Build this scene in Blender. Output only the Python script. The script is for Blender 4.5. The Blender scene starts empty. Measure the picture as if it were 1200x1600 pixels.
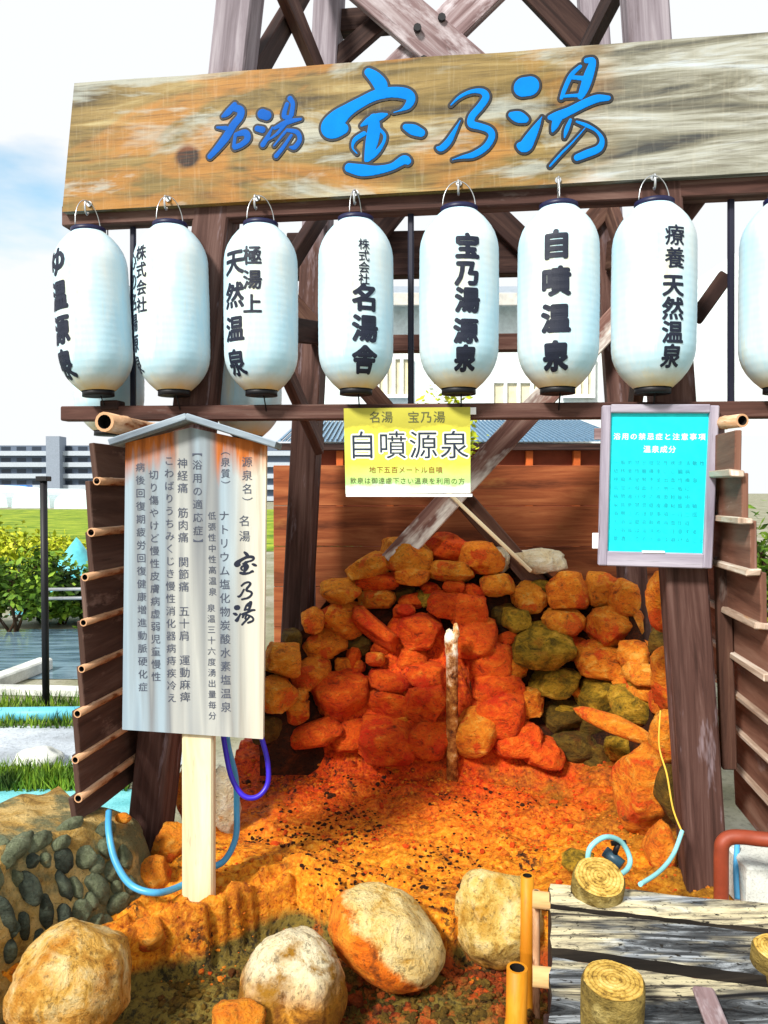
import bpy, bmesh, math, random
import numpy as np
from mathutils import Vector, Matrix, noise
from mathutils.bvhtree import BVHTree
R = math.radians
sc = bpy.context.scene
C = sc.collection
random.seed(7)

# ------------------------------------------------------------------ camera
CAM = Vector((0, 0, 1.55)); F = 1200.0; PITCH = math.atan(30/1200)
cd = bpy.data.cameras.new('camera'); cam = bpy.data.objects.new('camera', cd); C.objects.link(cam)
cd.sensor_fit = 'HORIZONTAL'; cd.sensor_width = 36; cd.lens = 36.0
cd.clip_start = 0.05; cd.clip_end = 4000
cam.location = CAM; cam.rotation_euler = (R(90) - PITCH, 0, 0)
sc.camera = cam
RM = Matrix.Rotation(R(90) - PITCH, 3, 'X')
def ray(px, py): return (RM @ Vector(((px-600)/F, (800-py)/F, -1))).normalized()
def P(px, py, Y):
    d = ray(px, py); return CAM + d*(Y/d.y)
def G(px, py, z=-0.2):
    d = ray(px, py); return CAM + d*((z-CAM.z)/d.z)
S = 0.16                                                     # yaw of the facade
def PF(px, py, off=0.0, Y0=3.05):                            # point on the plane Y = Y0 + off - S X
    d = ray(px, py); return CAM + d*((Y0+off)/(d.y + S*d.x))
FX = Vector((1, -S, 0)).normalized(); FN = Vector((-S, -1, 0)).normalized(); UP = Vector((0, 0, 1))   # along facade, towards viewer

# ------------------------------------------------------------------ light
SUN_EL, SUN_AZ = R(40), R(216)                               # sun high behind the viewer's left shoulder
w = bpy.data.worlds.new('World'); sc.world = w; w.use_nodes = True
nt = w.node_tree; nt.nodes.clear()
out = nt.nodes.new('ShaderNodeOutputWorld'); bg = nt.nodes.new('ShaderNodeBackground'); bg2 = nt.nodes.new('ShaderNodeBackground')
sky = nt.nodes.new('ShaderNodeTexSky'); sky.sky_type = 'NISHITA'; sky.sun_disc = False
sky.sun_elevation = SUN_EL; sky.sun_rotation = SUN_AZ
bg.inputs[1].default_value = 0.12
bg2.inputs[0].default_value = (0.96, 0.98, 1, 1); bg2.inputs[1].default_value = 0.54
tc = nt.nodes.new('ShaderNodeTexCoord'); mp = nt.nodes.new('ShaderNodeMapping'); mp.inputs['Scale'].default_value = (1.4, 1.4, 4.0)
mp.inputs['Location'].default_value = (0.62, 0.1, 0.2)
nz = nt.nodes.new('ShaderNodeTexNoise'); nz.inputs['Scale'].default_value = 1.6; nz.inputs['Detail'].default_value = 6
rp = nt.nodes.new('ShaderNodeValToRGB'); rp.color_ramp.elements[0].position = 0.33; rp.color_ramp.elements[1].position = 0.47
mx = nt.nodes.new('ShaderNodeMixShader')
L = nt.links.new
L(tc.outputs['Generated'], mp.inputs[0]); L(mp.outputs[0], nz.inputs['Vector']); 
# a gap of clear sky in the cloud low on the left
vd = nt.nodes.new('ShaderNodeVectorMath'); vd.operation = 'DOT_PRODUCT'; vd.inputs[1].default_value = ray(15, 320)
vn = nt.nodes.new('ShaderNodeVectorMath'); vn.operation = 'NORMALIZE'; L(tc.outputs['Generated'], vn.inputs[0]); L(vn.outputs[0], vd.inputs[0])
mr = nt.nodes.new('ShaderNodeMapRange'); L(vd.outputs['Value'], mr.inputs[0]); mr.inputs[1].default_value = 0.985; mr.inputs[2].default_value = 0.9995; mr.inputs[3].default_value = 0.16; mr.inputs[4].default_value = -0.11
ma = nt.nodes.new('ShaderNodeMath'); ma.operation = 'ADD'; L(nz.outputs['Fac'], ma.inputs[0]); L(mr.outputs[0], ma.inputs[1]); L(ma.outputs[0], rp.inputs[0])
tn = nt.nodes.new('ShaderNodeMix'); tn.data_type = 'RGBA'; tn.blend_type = 'MULTIPLY'; tn.inputs[0].default_value = 1; tn.inputs[7].default_value = (0.85, 1.22, 1.12, 1)
L(sky.outputs[0], tn.inputs[6]); L(tn.outputs[2], bg.inputs[0]); L(rp.outputs[0], mx.inputs[0]); L(bg.outputs[0], mx.inputs[1]); L(bg2.outputs[0], mx.inputs[2]); L(mx.outputs[0], out.inputs[0])
sd = bpy.data.lights.new('sun', 'SUN'); so = bpy.data.objects.new('sun', sd); C.objects.link(so)
sd.energy = 3.0; sd.angle = R(10); sd.color = (1, 0.95, 0.86)
sdir = Vector((math.sin(SUN_AZ)*math.cos(SUN_EL), math.cos(SUN_AZ)*math.cos(SUN_EL), math.sin(SUN_EL)))   # towards the sun
so.rotation_euler = sdir.to_track_quat('Z', 'Y').to_euler()
sc.view_settings.view_transform = 'Standard'; sc.view_settings.look = 'None'; sc.view_settings.gamma = 1
sc.view_settings.exposure = 0.92

# ------------------------------------------------------------------ materials
def lin(h):
    h = h.lstrip('#'); v = [int(h[i:i+2], 16)/255 for i in (0, 2, 4)]
    return tuple(x/12.92 if x <= .04045 else ((x+.055)/1.055)**2.4 for x in v) + (1,)
class NB:
    """small node builder"""
    def __init__(s, name, rough=0.8, spec=0.3):
        m = bpy.data.materials.new(name); m.use_nodes = True; s.m = m; s.t = m.node_tree
        s.b = s.t.nodes['Principled BSDF']; s.b.inputs['Roughness'].default_value = rough; s.b.inputs['Specular IOR Level'].default_value = spec
    def n(s, k): return s.t.nodes.new(k)
    def l(s, a, b): s.t.links.new(a, b)
    def coord(s, kind='Object', scale=(1, 1, 1), loc=(0, 0, 0), rot=(0, 0, 0)):
        c = s.n('ShaderNodeTexCoord'); m = s.n('ShaderNodeMapping'); m.inputs['Scale'].default_value = scale
        m.inputs['Location'].default_value = loc; m.inputs['Rotation'].default_value = rot
        s.l(c.outputs[kind], m.inputs[0]); return m.outputs[0]
    def noise(s, co, scale, detail=5, rough=0.6, dist=0.0):
        x = s.n('ShaderNodeTexNoise'); x.inputs['Scale'].default_value = scale; x.inputs['Detail'].default_value = detail
        x.inputs['Roughness'].default_value = rough; x.inputs['Distortion'].default_value = dist
        s.l(co, x.inputs['Vector']); return x.outputs['Fac']
    def vor(s, co, scale, feat='F1'):
        x = s.n('ShaderNodeTexVoronoi'); x.feature = feat; x.inputs['Scale'].default_value = scale
        s.l(co, x.inputs['Vector']); return x
    def ramp(s, fac, stops):
        r = s.n('ShaderNodeValToRGB'); e = r.color_ramp.elements
        while len(e) < len(stops): e.new(0.5)
        for i, (p, c) in enumerate(stops):
            e[i].position = p; e[i].color = lin(c) if isinstance(c, str) else (tuple(c) + (1,) if len(c) == 3 else c)
        s.l(fac, r.inputs[0]); return r.outputs[0]
    def mask(s, fac, a, b): return s.ramp(fac, [(a, (0, 0, 0)), (b, (1, 1, 1))])
    def mix(s, fac, a, b, mode='MIX'):
        x = s.n('ShaderNodeMix'); x.data_type = 'RGBA'; x.blend_type = mode
        for inp, v in ((x.inputs[0], fac), (x.inputs[6], a), (x.inputs[7], b)):
            if isinstance(v, (int, float)): inp.default_value = v
            elif isinstance(v, str): inp.default_value = lin(v)
            elif isinstance(v, tuple): inp.default_value = v if len(v) == 4 else v + (1,)
            else: s.l(v, inp)
        return x.outputs[2]
    def math(s, op, a, b=0.0, c=0.0):
        x = s.n('ShaderNodeMath'); x.operation = op
        for i, v in enumerate((a, b, c)):
            if isinstance(v, (int, float)): x.inputs[i].default_value = v
            else: s.l(v, x.inputs[i])
        return x.outputs[0]
    def sep(s, co):
        x = s.n('ShaderNodeSeparateXYZ'); s.l(co, x.inputs[0]); return x.outputs
    def color(s, c):
        if isinstance(c, str): s.b.inputs['Base Color'].default_value = lin(c)
        elif isinstance(c, tuple): s.b.inputs['Base Color'].default_value = c + (1,) if len(c) == 3 else c
        else: s.l(c, s.b.inputs['Base Color'])
        return s
    def bump(s, h, strength=0.4, dist=0.01):
        x = s.n('ShaderNodeBump'); x.inputs['Strength'].default_value = strength; x.inputs['Distance'].default_value = dist
        s.l(h, x.inputs['Height']); s.l(x.outputs[0], s.b.inputs['Normal']); return s
def plain(name, col, rough=0.6, spec=0.4, metal=0, var=0.15):
    k = NB(name, rough, spec); k.b.inputs['Metallic'].default_value = metal
    n = k.noise(k.coord(), 9, 4)
    c = lin(col) if isinstance(col, str) else col + (1,)
    k.color(k.ramp(n, [(0.3, tuple(x*(1-var) for x in c[:3])), (0.7, tuple(min(1, x*(1+var)) for x in c[:3]))]))
    return k.m
def wood(name, dark, mid, light, gu=1.2, gv=22, rough=0.75, patch=None, patch_at=(0.55, 0.68), patch_scale=2.2, seed=0.0):
    k = NB(name, rough, 0.25)
    co = k.coord('UV', (gu, gv, 1), (seed, seed, 0))
    n = k.noise(co, 1.0, 7, 0.65, 0.6)
    c = k.ramp(n, [(0.3, dark), (0.5, mid), (0.72, light)])
    if patch:
        m = k.mask(k.noise(k.coord('UV', (patch_scale, patch_scale*3, 1), (seed+3, 1, 0)), 1.0, 5, 0.7), *patch_at)
        c = k.mix(m, c, patch)
    nf = k.noise(k.coord('UV', (gu*3, gv*5, 1)), 1.0, 4, 0.7)
    c = k.mix(k.mask(nf, 0.60, 0.72), c, k.mix(0.55, c, (0.01, 0.006, 0.005, 1)))
    k.color(c).bump(n, 0.35, 0.006); return k.m

M = {}
M['timber'] = wood('timber', '#27150f', '#4f342a', '#725647', patch='#7f726d', patch_at=(0.60, 0.72))
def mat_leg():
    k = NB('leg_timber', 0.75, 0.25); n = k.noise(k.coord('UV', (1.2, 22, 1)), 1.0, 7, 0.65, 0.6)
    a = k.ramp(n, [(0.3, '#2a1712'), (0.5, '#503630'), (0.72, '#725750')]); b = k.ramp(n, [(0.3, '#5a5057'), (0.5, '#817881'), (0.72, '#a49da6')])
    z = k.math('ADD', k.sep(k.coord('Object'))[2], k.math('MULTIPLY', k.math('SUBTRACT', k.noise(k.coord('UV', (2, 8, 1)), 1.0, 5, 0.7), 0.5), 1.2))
    m = k.n('ShaderNodeMapRange'); k.l(z, m.inputs[0]); m.inputs[1].default_value = 2.9; m.inputs[2].default_value = 3.3     # paler and greyer above the signboard
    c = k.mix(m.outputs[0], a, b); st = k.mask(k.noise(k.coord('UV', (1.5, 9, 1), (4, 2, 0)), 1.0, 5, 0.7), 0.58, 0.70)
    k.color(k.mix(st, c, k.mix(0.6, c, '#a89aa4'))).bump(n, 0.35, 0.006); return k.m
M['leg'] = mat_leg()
M['timber_grey'] = wood('timber_grey', '#523c3c', '#846e70', '#b0a4a8', patch='#c6bec4', patch_at=(0.5, 0.65))
M['timber_dark'] = wood('timber_dark', '#180c0a', '#311e1b', '#503a33')
M['timber_red'] = wood('timber_red', '#2b1814', '#543730', '#755b52', patch='#71625e', patch_at=(0.62, 0.74))
M['plank'] = wood('plank', '#522818', '#96502e', '#bd7448', gv=14, patch='#b07a44', patch_at=(0.6, 0.75), patch_scale=0.9)
M['clap'] = wood('clap', '#2d1e1a', '#4f3931', '#6e584f', gv=10, patch='#8c7268', patch_at=(0.58, 0.72))
M['clap_light'] = wood('clap_light', '#4f3025', '#785243', '#947363', gv=10, patch='#9f8b89', patch_at=(0.58, 0.72))
M['brace'] = wood('brace', '#4b2c28', '#7c5a52', '#a98f84', patch='#dcd8d2', patch_at=(0.43, 0.53), patch_scale=1.1)
M['cream_wood'] = wood('cream_wood', '#c9b083', '#e3d3ae', '#f2e9d0', gv=9)
def mat_deck():
    k = NB('deck_wood', 0.85, 0.2); n = k.noise(k.coord('UV', (1.6, 13, 1)), 1.0, 9, 0.74, 1.6); g = k.noise(k.coord('UV', (1.4, 5, 1), (3, 1, 0)), 1.0, 4, 0.6)
    c = k.ramp(n, [(0.36, '#141214'), (0.42, '#4c463e'), (0.48, '#b0a68a'), (0.56, '#d8cda6'), (0.72, '#eee8d4')])
    c = k.mix(k.mask(k.math('ADD', g, k.math('MULTIPLY', k.math('SUBTRACT', 2.08, k.sep(k.coord('Object'))[1]), 0.5)), 0.5, 0.58), c, k.ramp(n, [(0.38, '#121316'), (0.5, '#4a4d50'), (0.60, '#a4aab0'), (0.7, '#d4d8da')]))
    f = k.noise(k.coord('UV', (40, 60, 1)), 1.0, 4, 0.7); c = k.mix(k.mask(f, 0.58, 0.64), c, '#23201c')
    k.color(c).bump(n, 0.8, 0.012); return k.m
M['silver_wood'] = mat_deck()
M['deck_side'] = wood('deck_side', '#0c0b0a', '#24201c', '#443c32', gv=16)  # weathered plank sides, kept near-black to carry the dark of the gaps
M['bamboo'] = wood('bamboo', '#b5854a', '#d9b27c', '#efdab2', gv=5, rough=0.45)
M['bamboo_orange'] = wood('bamboo_orange', '#a05c10', '#d08a1c', '#e8b550', gv=4, rough=0.5)
M['bamboo_old'] = wood('bamboo_old', '#8a5a38', '#cfa27c', '#f2e8da', gu=2.5, gv=9, rough=0.6, patch='#7a421c', patch_at=(0.54, 0.60))
M['batten_white'] = wood('batten_white', '#6a5040', '#b09a88', '#e4dcd2', gv=9, patch='#a9764a', patch_at=(0.6, 0.68))
M['black'] = plain('black', '#101016', 0.55)
M['hollow'] = plain('hollow', '#0c0805', 0.9)
M['navy_cap'] = plain('navy_cap', '#11143c', 0.45)
M['steel'] = plain('steel', '#c8ccd0', 0.3, 0.5, 0.8)
M['rod'] = plain('rod', '#15162c', 0.5)
M['ink'] = plain('ink', '#10192f', 0.6)
M['ink_soft'] = plain('ink_soft', '#474e60', 0.7)
M['white_paint'] = plain('white_paint', '#eef2f4', 0.6)
M['blue_letter'] = plain('blue_letter', '#067ad6', 0.8, 0.1, 0, 0.10)
M['blue_small'] = plain('blue_small', '#1c5ab0', 0.8, 0.1, 0, 0.12)
M['letter_edge'] = plain('letter_edge', '#040814', 0.6)

def mat_sign():
    k = NB('sign_wood', 0.6, 0.3)
    co = k.coord('UV', (1.0, 9.0, 1)); n = k.noise(co, 1.3, 7, 0.6, 1.2)
    c = k.ramp(n, [(0.32, '#3c3017'), (0.44, '#6d5b2d'), (0.57, '#8c7542'), (0.70, '#ab9c6f')])
    big = k.noise(k.coord('UV', (1.1, 2.8, 1), (4.2, 0.3, 0)), 1.2, 4, 0.6, 0.8)
    c = k.mix(k.mask(big, 0.50, 0.60), c, k.mix(0.62, c, '#b3762a'))
    g2 = k.noise(k.coord('UV', (0.9, 3.5, 1), (1.7, 6.3, 0)), 1.5, 5, 0.65, 0.5)
    c = k.mix(k.mask(g2, 0.51, 0.60), c, k.mix(0.7, c, '#a9b0aa'))
    u = k.sep(k.coord('UV'))
    grey = k.math('MULTIPLY', k.mask(k.math('ADD', u[0], k.math('MULTIPLY', big, 0.5)), 0.98, 0.999), 1)
    # greyer weathered right end of the board
    m = k.n('ShaderNodeMapRange'); k.l(k.math('ADD', u[0], k.math('MULTIPLY', g2, 0.5)), m.inputs[0]); m.inputs[1].default_value = 2.25; m.inputs[2].default_value = 2.55
    c = k.mix(m.outputs[0], c, k.ramp(n, [(0.34, '#3c3e3e'), (0.46, '#777566'), (0.57, '#a5a69c'), (0.70, '#bcc8d2')]))
    # knot
    kx, ky = 0.565, 0.195
    dx = k.math('MULTIPLY', k.math('SUBTRACT', u[0], kx), 1.0); dy = k.math('MULTIPLY', k.math('SUBTRACT', u[1], ky), 1.15)
    d = k.math('SQRT', k.math('ADD', k.math('MULTIPLY', dx, dx), k.math('MULTIPLY', dy, dy)))
    d = k.math('ADD', d, k.math('MULTIPLY', k.math('SUBTRACT', n, 0.5), 0.03))
    m2 = k.n('ShaderNodeMapRange'); k.l(d, m2.inputs[0]); m2.inputs[1].default_value = 0.062; m2.inputs[2].default_value = 0.040
    c = k.mix(m2.outputs[0], c, k.mix(k.mask(n, 0.42, 0.6), '#1e0d04', '#8a4a16'))
    fine = k.noise(k.coord('UV', (3.5, 75, 1)), 1.0, 6, 0.75, 0.5)
    c = k.mix(k.mask(fine, 0.50, 0.66), c, k.mix(0.5, c, '#33220c'))
    c = k.mix(k.mask(k.noise(k.coord('UV', (60, 5, 1)), 1.0, 3, 0.7), 0.52, 0.72), c, k.mix(0.08, c, '#efe6cc'))
    k.color(c).bump(fine, 0.25, 0.004); return k.m
M['sign_wood'] = mat_sign()

def mat_lantern():
    k = NB('lantern_vinyl', 0.45, 0.4)
    co = k.coord('Object'); z = k.sep(co)
    n = k.noise(k.coord('Object', (6, 6, 1.6)), 1.0, 4)
    c = k.ramp(n, [(0.32, '#a6d2e4'), (0.48, '#bedcea'), (0.66, '#dbe2e2')])
    low = k.n('ShaderNodeMapRange'); k.l(k.math('ADD', z[2], k.math('MULTIPLY', n, 0.1)), low.inputs[0]); low.inputs[1].default_value = -0.235; low.inputs[2].default_value = -0.30
    c = k.mix(low.outputs[0], c, '#d9bd84')                  # yellow-tan tint towards the bottom
    st = k.mask(k.noise(k.coord('Object', (9, 9, 0.9), (2, 5, 1)), 1.0, 5), 0.57, 0.72)
    c = k.mix(st, c, '#e0d2a6')
    k.color(c); k.b.inputs['Transmission Weight'].default_value = 0.0
    k.b.inputs['Subsurface Weight'].default_value = 0.0
    return k.m
M['lantern'] = mat_lantern()

def mat_stone(name, stops, spots=None, spot_at=(0.54, 0.60), speck=0.5, scale=13, crust=None):
    k = NB(name, 0.85, 0.25)
    co = k.coord('Object', (1, 1, 1.5)); n = k.noise(co, scale, 8, 0.68, 0.5)
    c = k.ramp(n, stops)
    if spots:
        c = k.mix(k.mask(k.noise(k.coord('Object', (1, 1, 1), (3.1, 1.7, 5.2)), scale*0.55, 5, 0.6), *spot_at), c, spots)
    f = k.noise(co, 60, 5, 0.75)
    c = k.mix(k.mask(f, 0.56, 0.63), c, k.mix(speck, c, (0.01, 0.004, 0.001, 1)))
    c = k.mix(k.mask(f, 0.44, 0.38), c, k.mix(0.10, c, stops[-1][1]))
    h = k.math('ADD', k.math('MULTIPLY', n, 0.7), k.math('MULTIPLY', f, 0.35))
    k.color(c).bump(h, 1.0, 0.06); return k.m
M['st_orange'] = mat_stone('stone_orange', [(0.32, '#6a2803'), (0.41, '#e0640a'), (0.55, '#f88e18'), (0.70, '#fbbc54')], '#e04204')
M['st_red'] = mat_stone('stone_red', [(0.32, '#641002'), (0.42, '#de3c04'), (0.56, '#f2600c'), (0.72, '#f89030')], '#d82402', (0.54, 0.64))
M['st_yellow'] = mat_stone('stone_yellow', [(0.31, '#702e03'), (0.41, '#e0720a'), (0.55, '#f6961a'), (0.71, '#fac868')], '#e85606')
M['st_olive'] = mat_stone('stone_olive', [(0.33, '#261e06'), (0.44, '#7c6412'), (0.55, '#bc9020'), (0.69, '#e4b644')], '#b8741a', (0.58, 0.68), 0.75)
M['st_dark'] = mat_stone('stone_dark', [(0.28, '#1d1606'), (0.45, '#4e3c10'), (0.62, '#7a5c1a'), (0.8, '#a37c2a')], '#5a2c08', (0.55, 0.66), 0.7)
M['st_sump'] = mat_stone('stone_sump', [(0.34, '#3a1004'), (0.45, '#8c2e08'), (0.57, '#b8501a'), (0.72, '#d88a3c')], '#6e5a1c', (0.5, 0.56), 0.5, 7)
M['st_pale'] = mat_stone('stone_pale', [(0.25, '#b07c3c'), (0.42, '#e8d3a4'), (0.6, '#f4ead0'), (0.8, '#f8f4e6')], '#e6a450', (0.6, 0.68), 0.4)
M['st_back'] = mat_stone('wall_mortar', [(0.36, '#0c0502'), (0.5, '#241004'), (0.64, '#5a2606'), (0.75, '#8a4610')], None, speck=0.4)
M['pebble'] = mat_stone('pebble', [(0.3, '#20281f'), (0.5, '#3c463c'), (0.7, '#66705c'), (0.85, '#8c9480')], None, speck=0.5, scale=14)
M['pebble_green'] = mat_stone('pebble_green', [(0.3, '#414832'), (0.5, '#6b7456'), (0.7, '#929a7c'), (0.85, '#b3b89e')], '#b69a58', (0.6, 0.7), 0.4, scale=12)
M['slate'] = mat_stone('slate', [(0.3, '#23272e'), (0.5, '#454c58'), (0.7, '#7f8a98')], None, scale=12)
M['mortar'] = mat_stone('mortar', [(0.33, '#7c5a24'), (0.45, '#c39a4c'), (0.58, '#e0c07c')], '#6e7050', (0.47, 0.56), 0.5, scale=8)

def mat_boulder(name, top, mid, low, zlo, zhi, tilt=(0, 0), stain=None):
    """river boulder with iron-water stains up to a sloping tide mark"""
    k = NB(name, 0.8, 0.3)
    co = k.coord('Object'); n = k.noise(co, 11, 8, 0.72, 0.4); x = k.sep(co)
    f = k.noise(co, 50, 5, 0.75)
    h = k.math('ADD', x[2], k.math('ADD', k.math('MULTIPLY', x[0], tilt[0]), k.math('MULTIPLY', k.math('SUBTRACT', n, 0.5), 0.16)))
    m = k.n('ShaderNodeMapRange'); k.l(h, m.inputs[0]); m.inputs[1].default_value = zlo; m.inputs[2].default_value = zhi
    ctop = k.ramp(n, [(0.36, mid), (0.47, top), (0.68, '#e6d4a0')])
    clow = k.ramp(n, [(0.3, '#5a2c06'), (0.45, low), (0.7, '#e8a030')])
    c = k.mix(m.outputs[0], clow, ctop)
    if stain:
        c = k.mix(k.mask(k.noise(k.coord('Object', (1, 1, 1), (2, 7, 1)), 5, 5, 0.65), 0.52, 0.64), c, stain)
    c = k.mix(k.mask(f, 0.54, 0.63), c, k.mix(0.55, c, (0.03, 0.015, 0.004, 1)))
    k.color(c).bump(k.math('ADD', n, k.math('MULTIPLY', f, 0.5)), 0.9, 0.03); return k.m

def mat_deposit():
    k = NB('iron_deposit', 0.55, 0.3)
    co = k.coord('Object'); x = k.sep(co)
    n = k.noise(co, 5, 8, 0.65, 0.6); f = k.noise(co, 42, 6, 0.75, 0.3); g = k.noise(k.coord('Object', (1, 1, 1), (5, 2, 8)), 2.6, 5, 0.6, 0.5)
    t = k.math('ADD', x[1], k.math('MULTIPLY', k.math('SUBTRACT', n, 0.5), 1.1))
    m = k.n('ShaderNodeMapRange'); k.l(t, m.inputs[0]); m.inputs[1].default_value = 3.25; m.inputs[2].default_value = 3.95
    yel = k.ramp(f, [(0.34, '#8e4204'), (0.43, '#dc760a'), (0.55, '#f29c1a'), (0.70, '#f8bc50')])
    red = k.ramp(f, [(0.34, '#661402'), (0.43, '#cc3602'), (0.55, '#e85206'), (0.71, '#f2821a')])
    c = k.mix(m.outputs[0], yel, red)
    br = k.noise(k.coord('Object', (1, 1.8, 1), (11, 3, 4)), 4.2, 6, 0.7, 0.8)
    c = k.mix(k.math('MULTIPLY', k.mask(br, 0.50, 0.62), 0.6), c, k.ramp(f, [(0.36, '#4a1c02'), (0.5, '#a04a08'), (0.66, '#d8851a')]))
    # mossy olive patches: right side and the front sump
    t2 = k.math('ADD', x[0], k.math('MULTIPLY', k.math('SUBTRACT', g, 0.5), 2.4))
    m2 = k.n('ShaderNodeMapRange'); k.l(t2, m2.inputs[0]); m2.inputs[1].default_value = 0.72; m2.inputs[2].default_value = 1.25
    c = k.mix(k.math('MULTIPLY', m2.outputs[0], 0.85), c, k.ramp(f, [(0.3, '#3f2c06'), (0.48, '#7c560c'), (0.65, '#a8761a'), (0.8, '#c99a34')]))
    t3 = k.math('ADD', x[2], k.math('MULTIPLY', k.math('SUBTRACT', n, 0.5), 0.10))
    m3 = k.n('ShaderNodeMapRange'); k.l(t3, m3.inputs[0]); m3.inputs[1].default_value = -0.07; m3.inputs[2].default_value = -0.115
    c = k.mix(m3.outputs[0], c, k.mix(k.mask(f, 0.40, 0.52), '#2e2810', k.mix(k.mask(k.math('ADD', n, k.math('MULTIPLY', x[0], 0.25)), 0.48, 0.6), '#7d6a2a', '#b4480c')))
    # black manganese specks in clusters
    v = k.vor(co, 36); sp = k.mask(v.outputs['Distance'], 0.36, 0.24)
    cl = k.mask(k.noise(k.coord('Object', (1.3, 1, 1), (9, 4, 2)), 3.2, 5, 0.7), 0.51, 0.62)
    v2 = k.noise(co, 34, 3, 0.6)
    c = k.mix(k.math('MULTIPLY', k.mask(v2, 0.53, 0.57), cl), c, '#240f04')
    k.color(c).bump(k.math('ADD', k.math('MULTIPLY', f, 0.9), n), 0.9, 0.02); return k.m
M['deposit'] = mat_deposit()

# ------------------------------------------------------------------ object helpers
def link(name, me, mat, parent=None, smooth=False, loc=None):
    o = bpy.data.objects.new(name, me); C.objects.link(o)
    if mat is not None and not me.materials: me.materials.append(mat)
    if smooth: me.polygons.foreach_set('use_smooth', [True]*len(me.polygons))
    if loc is not None: o.location = loc
    if parent is not None:
        o.parent = parent
        if loc is None: o.matrix_parent_inverse = WM[parent.name].inverted()
    WM[o.name] = Matrix.Translation(loc) if loc is not None else Matrix.Identity(4)
    return o
WM = {}
def thing(name, label, cat, loc=(0, 0, 0), group=None):
    o = bpy.data.objects.new(name, None); C.objects.link(o); o.location = loc; o.empty_display_size = 0.1
    WM[o.name] = Matrix.Translation(Vector(loc)); tag(o, label, cat, group); return o
def tag(o, label=None, cat=None, group=None, kind=None):
    if label: o['label'] = label
    if cat: o['category'] = cat
    if group: o['group'] = group
    if kind: o['kind'] = kind
    return o
def bm_obj(name, bm, mat, parent=None, smooth=False, loc=None):
    me = bpy.data.meshes.new(name); bm.to_mesh(me); bm.free(); return link(name, me, mat, parent, smooth, loc)
def pyd(name, v, f, mat, parent=None, smooth=False, loc=None):
    me = bpy.data.meshes.new(name); me.from_pydata([tuple(p) for p in v], [], f); me.update(); return link(name, me, mat, parent, smooth, loc)
_uvo = [0.0]
def add_box(bm, o, ax, ay, az, bevel=0.004, jitter=0.0, twist=None):
    """box with centre o and half-extent vectors ax (longest, grain), ay, az; UV u in metres along ax"""
    uv = bm.loops.layers.uv.verify()
    vs = {}
    for i in (-1, 1):
        for j in (-1, 1):
            for k in (-1, 1):
                q = o + ax*i + ay*j + az*k
                if jitter: q = q + Vector([random.uniform(-jitter, jitter) for _ in range(3)])
                vs[i, j, k] = bm.verts.new(q)
    la, lb, lc = ax.length, ay.length, az.length
    _uvo[0] += 1.37; u0 = _uvo[0] % 50
    fs = []
    def face(keys, uvf):
        f = bm.faces.new([vs[k] for k in keys]); fs.append(f)
        for lp, k in zip(f.loops, keys): lp[uv].uv = uvf(k)
    U = lambda k: u0 + la*(1+k[0])
    face([(-1,-1,-1),(1,-1,-1),(1,-1,1),(-1,-1,1)], lambda k: (U(k), lc*(1+k[2])))
    face([(1,1,-1),(-1,1,-1),(-1,1,1),(1,1,1)], lambda k: (U(k), 2+lc*(1+k[2])))
    face([(-1,-1,1),(1,-1,1),(1,1,1),(-1,1,1)], lambda k: (U(k), 4+lb*(1+k[1])))
    face([(1,-1,-1),(-1,-1,-1),(-1,1,-1),(1,1,-1)], lambda k: (U(k), 6+lb*(1+k[1])))
    face([(-1,1,-1),(-1,-1,-1),(-1,-1,1),(-1,1,1)], lambda k: (u0+0.15*lb*(1+k[1]), 8+lc*(1+k[2])))
    face([(1,-1,-1),(1,1,-1),(1,1,1),(1,-1,1)], lambda k: (u0+0.15*lb*(1+k[1]), 9+lc*(1+k[2])))
    nrm = ax.cross(ay).dot(az)
    if nrm < 0: bmesh.ops.reverse_faces(bm, faces=fs)
    if bevel:
        es = list({e for f in fs for e in f.edges})
        bmesh.ops.bevel(bm, geom=es, offset=bevel, segments=1, affect='EDGES', clamp_overlap=True)
    return bm
def beam(bm, p0, p1, w, d, side=None, bevel=0.005):
    """timber from p0 to p1, w across (in the 'side' direction), d deep"""
    p0, p1 = Vector(p0), Vector(p1); a = p1-p0
    n = FN if side is None else side
    s = a.cross(n).normalized(); n2 = s.cross(a).normalized()
    return add_box(bm, (p0+p1)/2, a/2, s*(w/2), n2*(d/2), bevel)
def tube(bm, pts, r, seg=10, cap=True, mat_index=0, closed=False):
    """round tube through pts (radius r or list), UV along"""
    uv = bm.loops.layers.uv.verify()
    pts = [Vector(p) for p in pts]; n = len(pts); rr = r if isinstance(r, (list, tuple)) else [r]*n
    rings = []; prev = None; acc = 0; us = []
    for i, p in enumerate(pts):
        t = (pts[min(i+1, n-1)] - pts[max(i-1, 0)]).normalized()
        if prev is None:
            s = t.orthogonal().normalized()
        else:
            s = (prev - t*prev.dot(t)).normalized()
        prev = s; b = t.cross(s)
        if i: acc += (p-pts[i-1]).length
        us.append(acc)
        rings.append([bm.verts.new(p + (s*math.cos(2*math.pi*k/seg) + b*math.sin(2*math.pi*k/seg))*rr[i]) for k in range(seg)])
    for i in range(n-1):
        for k in range(seg):
            f = bm.faces.new([rings[i][k], rings[i][(k+1) % seg], rings[i+1][(k+1) % seg], rings[i+1][k]]); f.smooth = True; f.material_index = mat_index
            for lp, (u, v) in zip(f.loops, ((us[i], k), (us[i], k+1), (us[i+1], k+1), (us[i+1], k))): lp[uv].uv = (u, v*2*math.pi*max(rr)/seg)
    if cap:
        bm.faces.new(rings[0][::-1]); bm.faces.new(rings[-1])
    return rings
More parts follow.
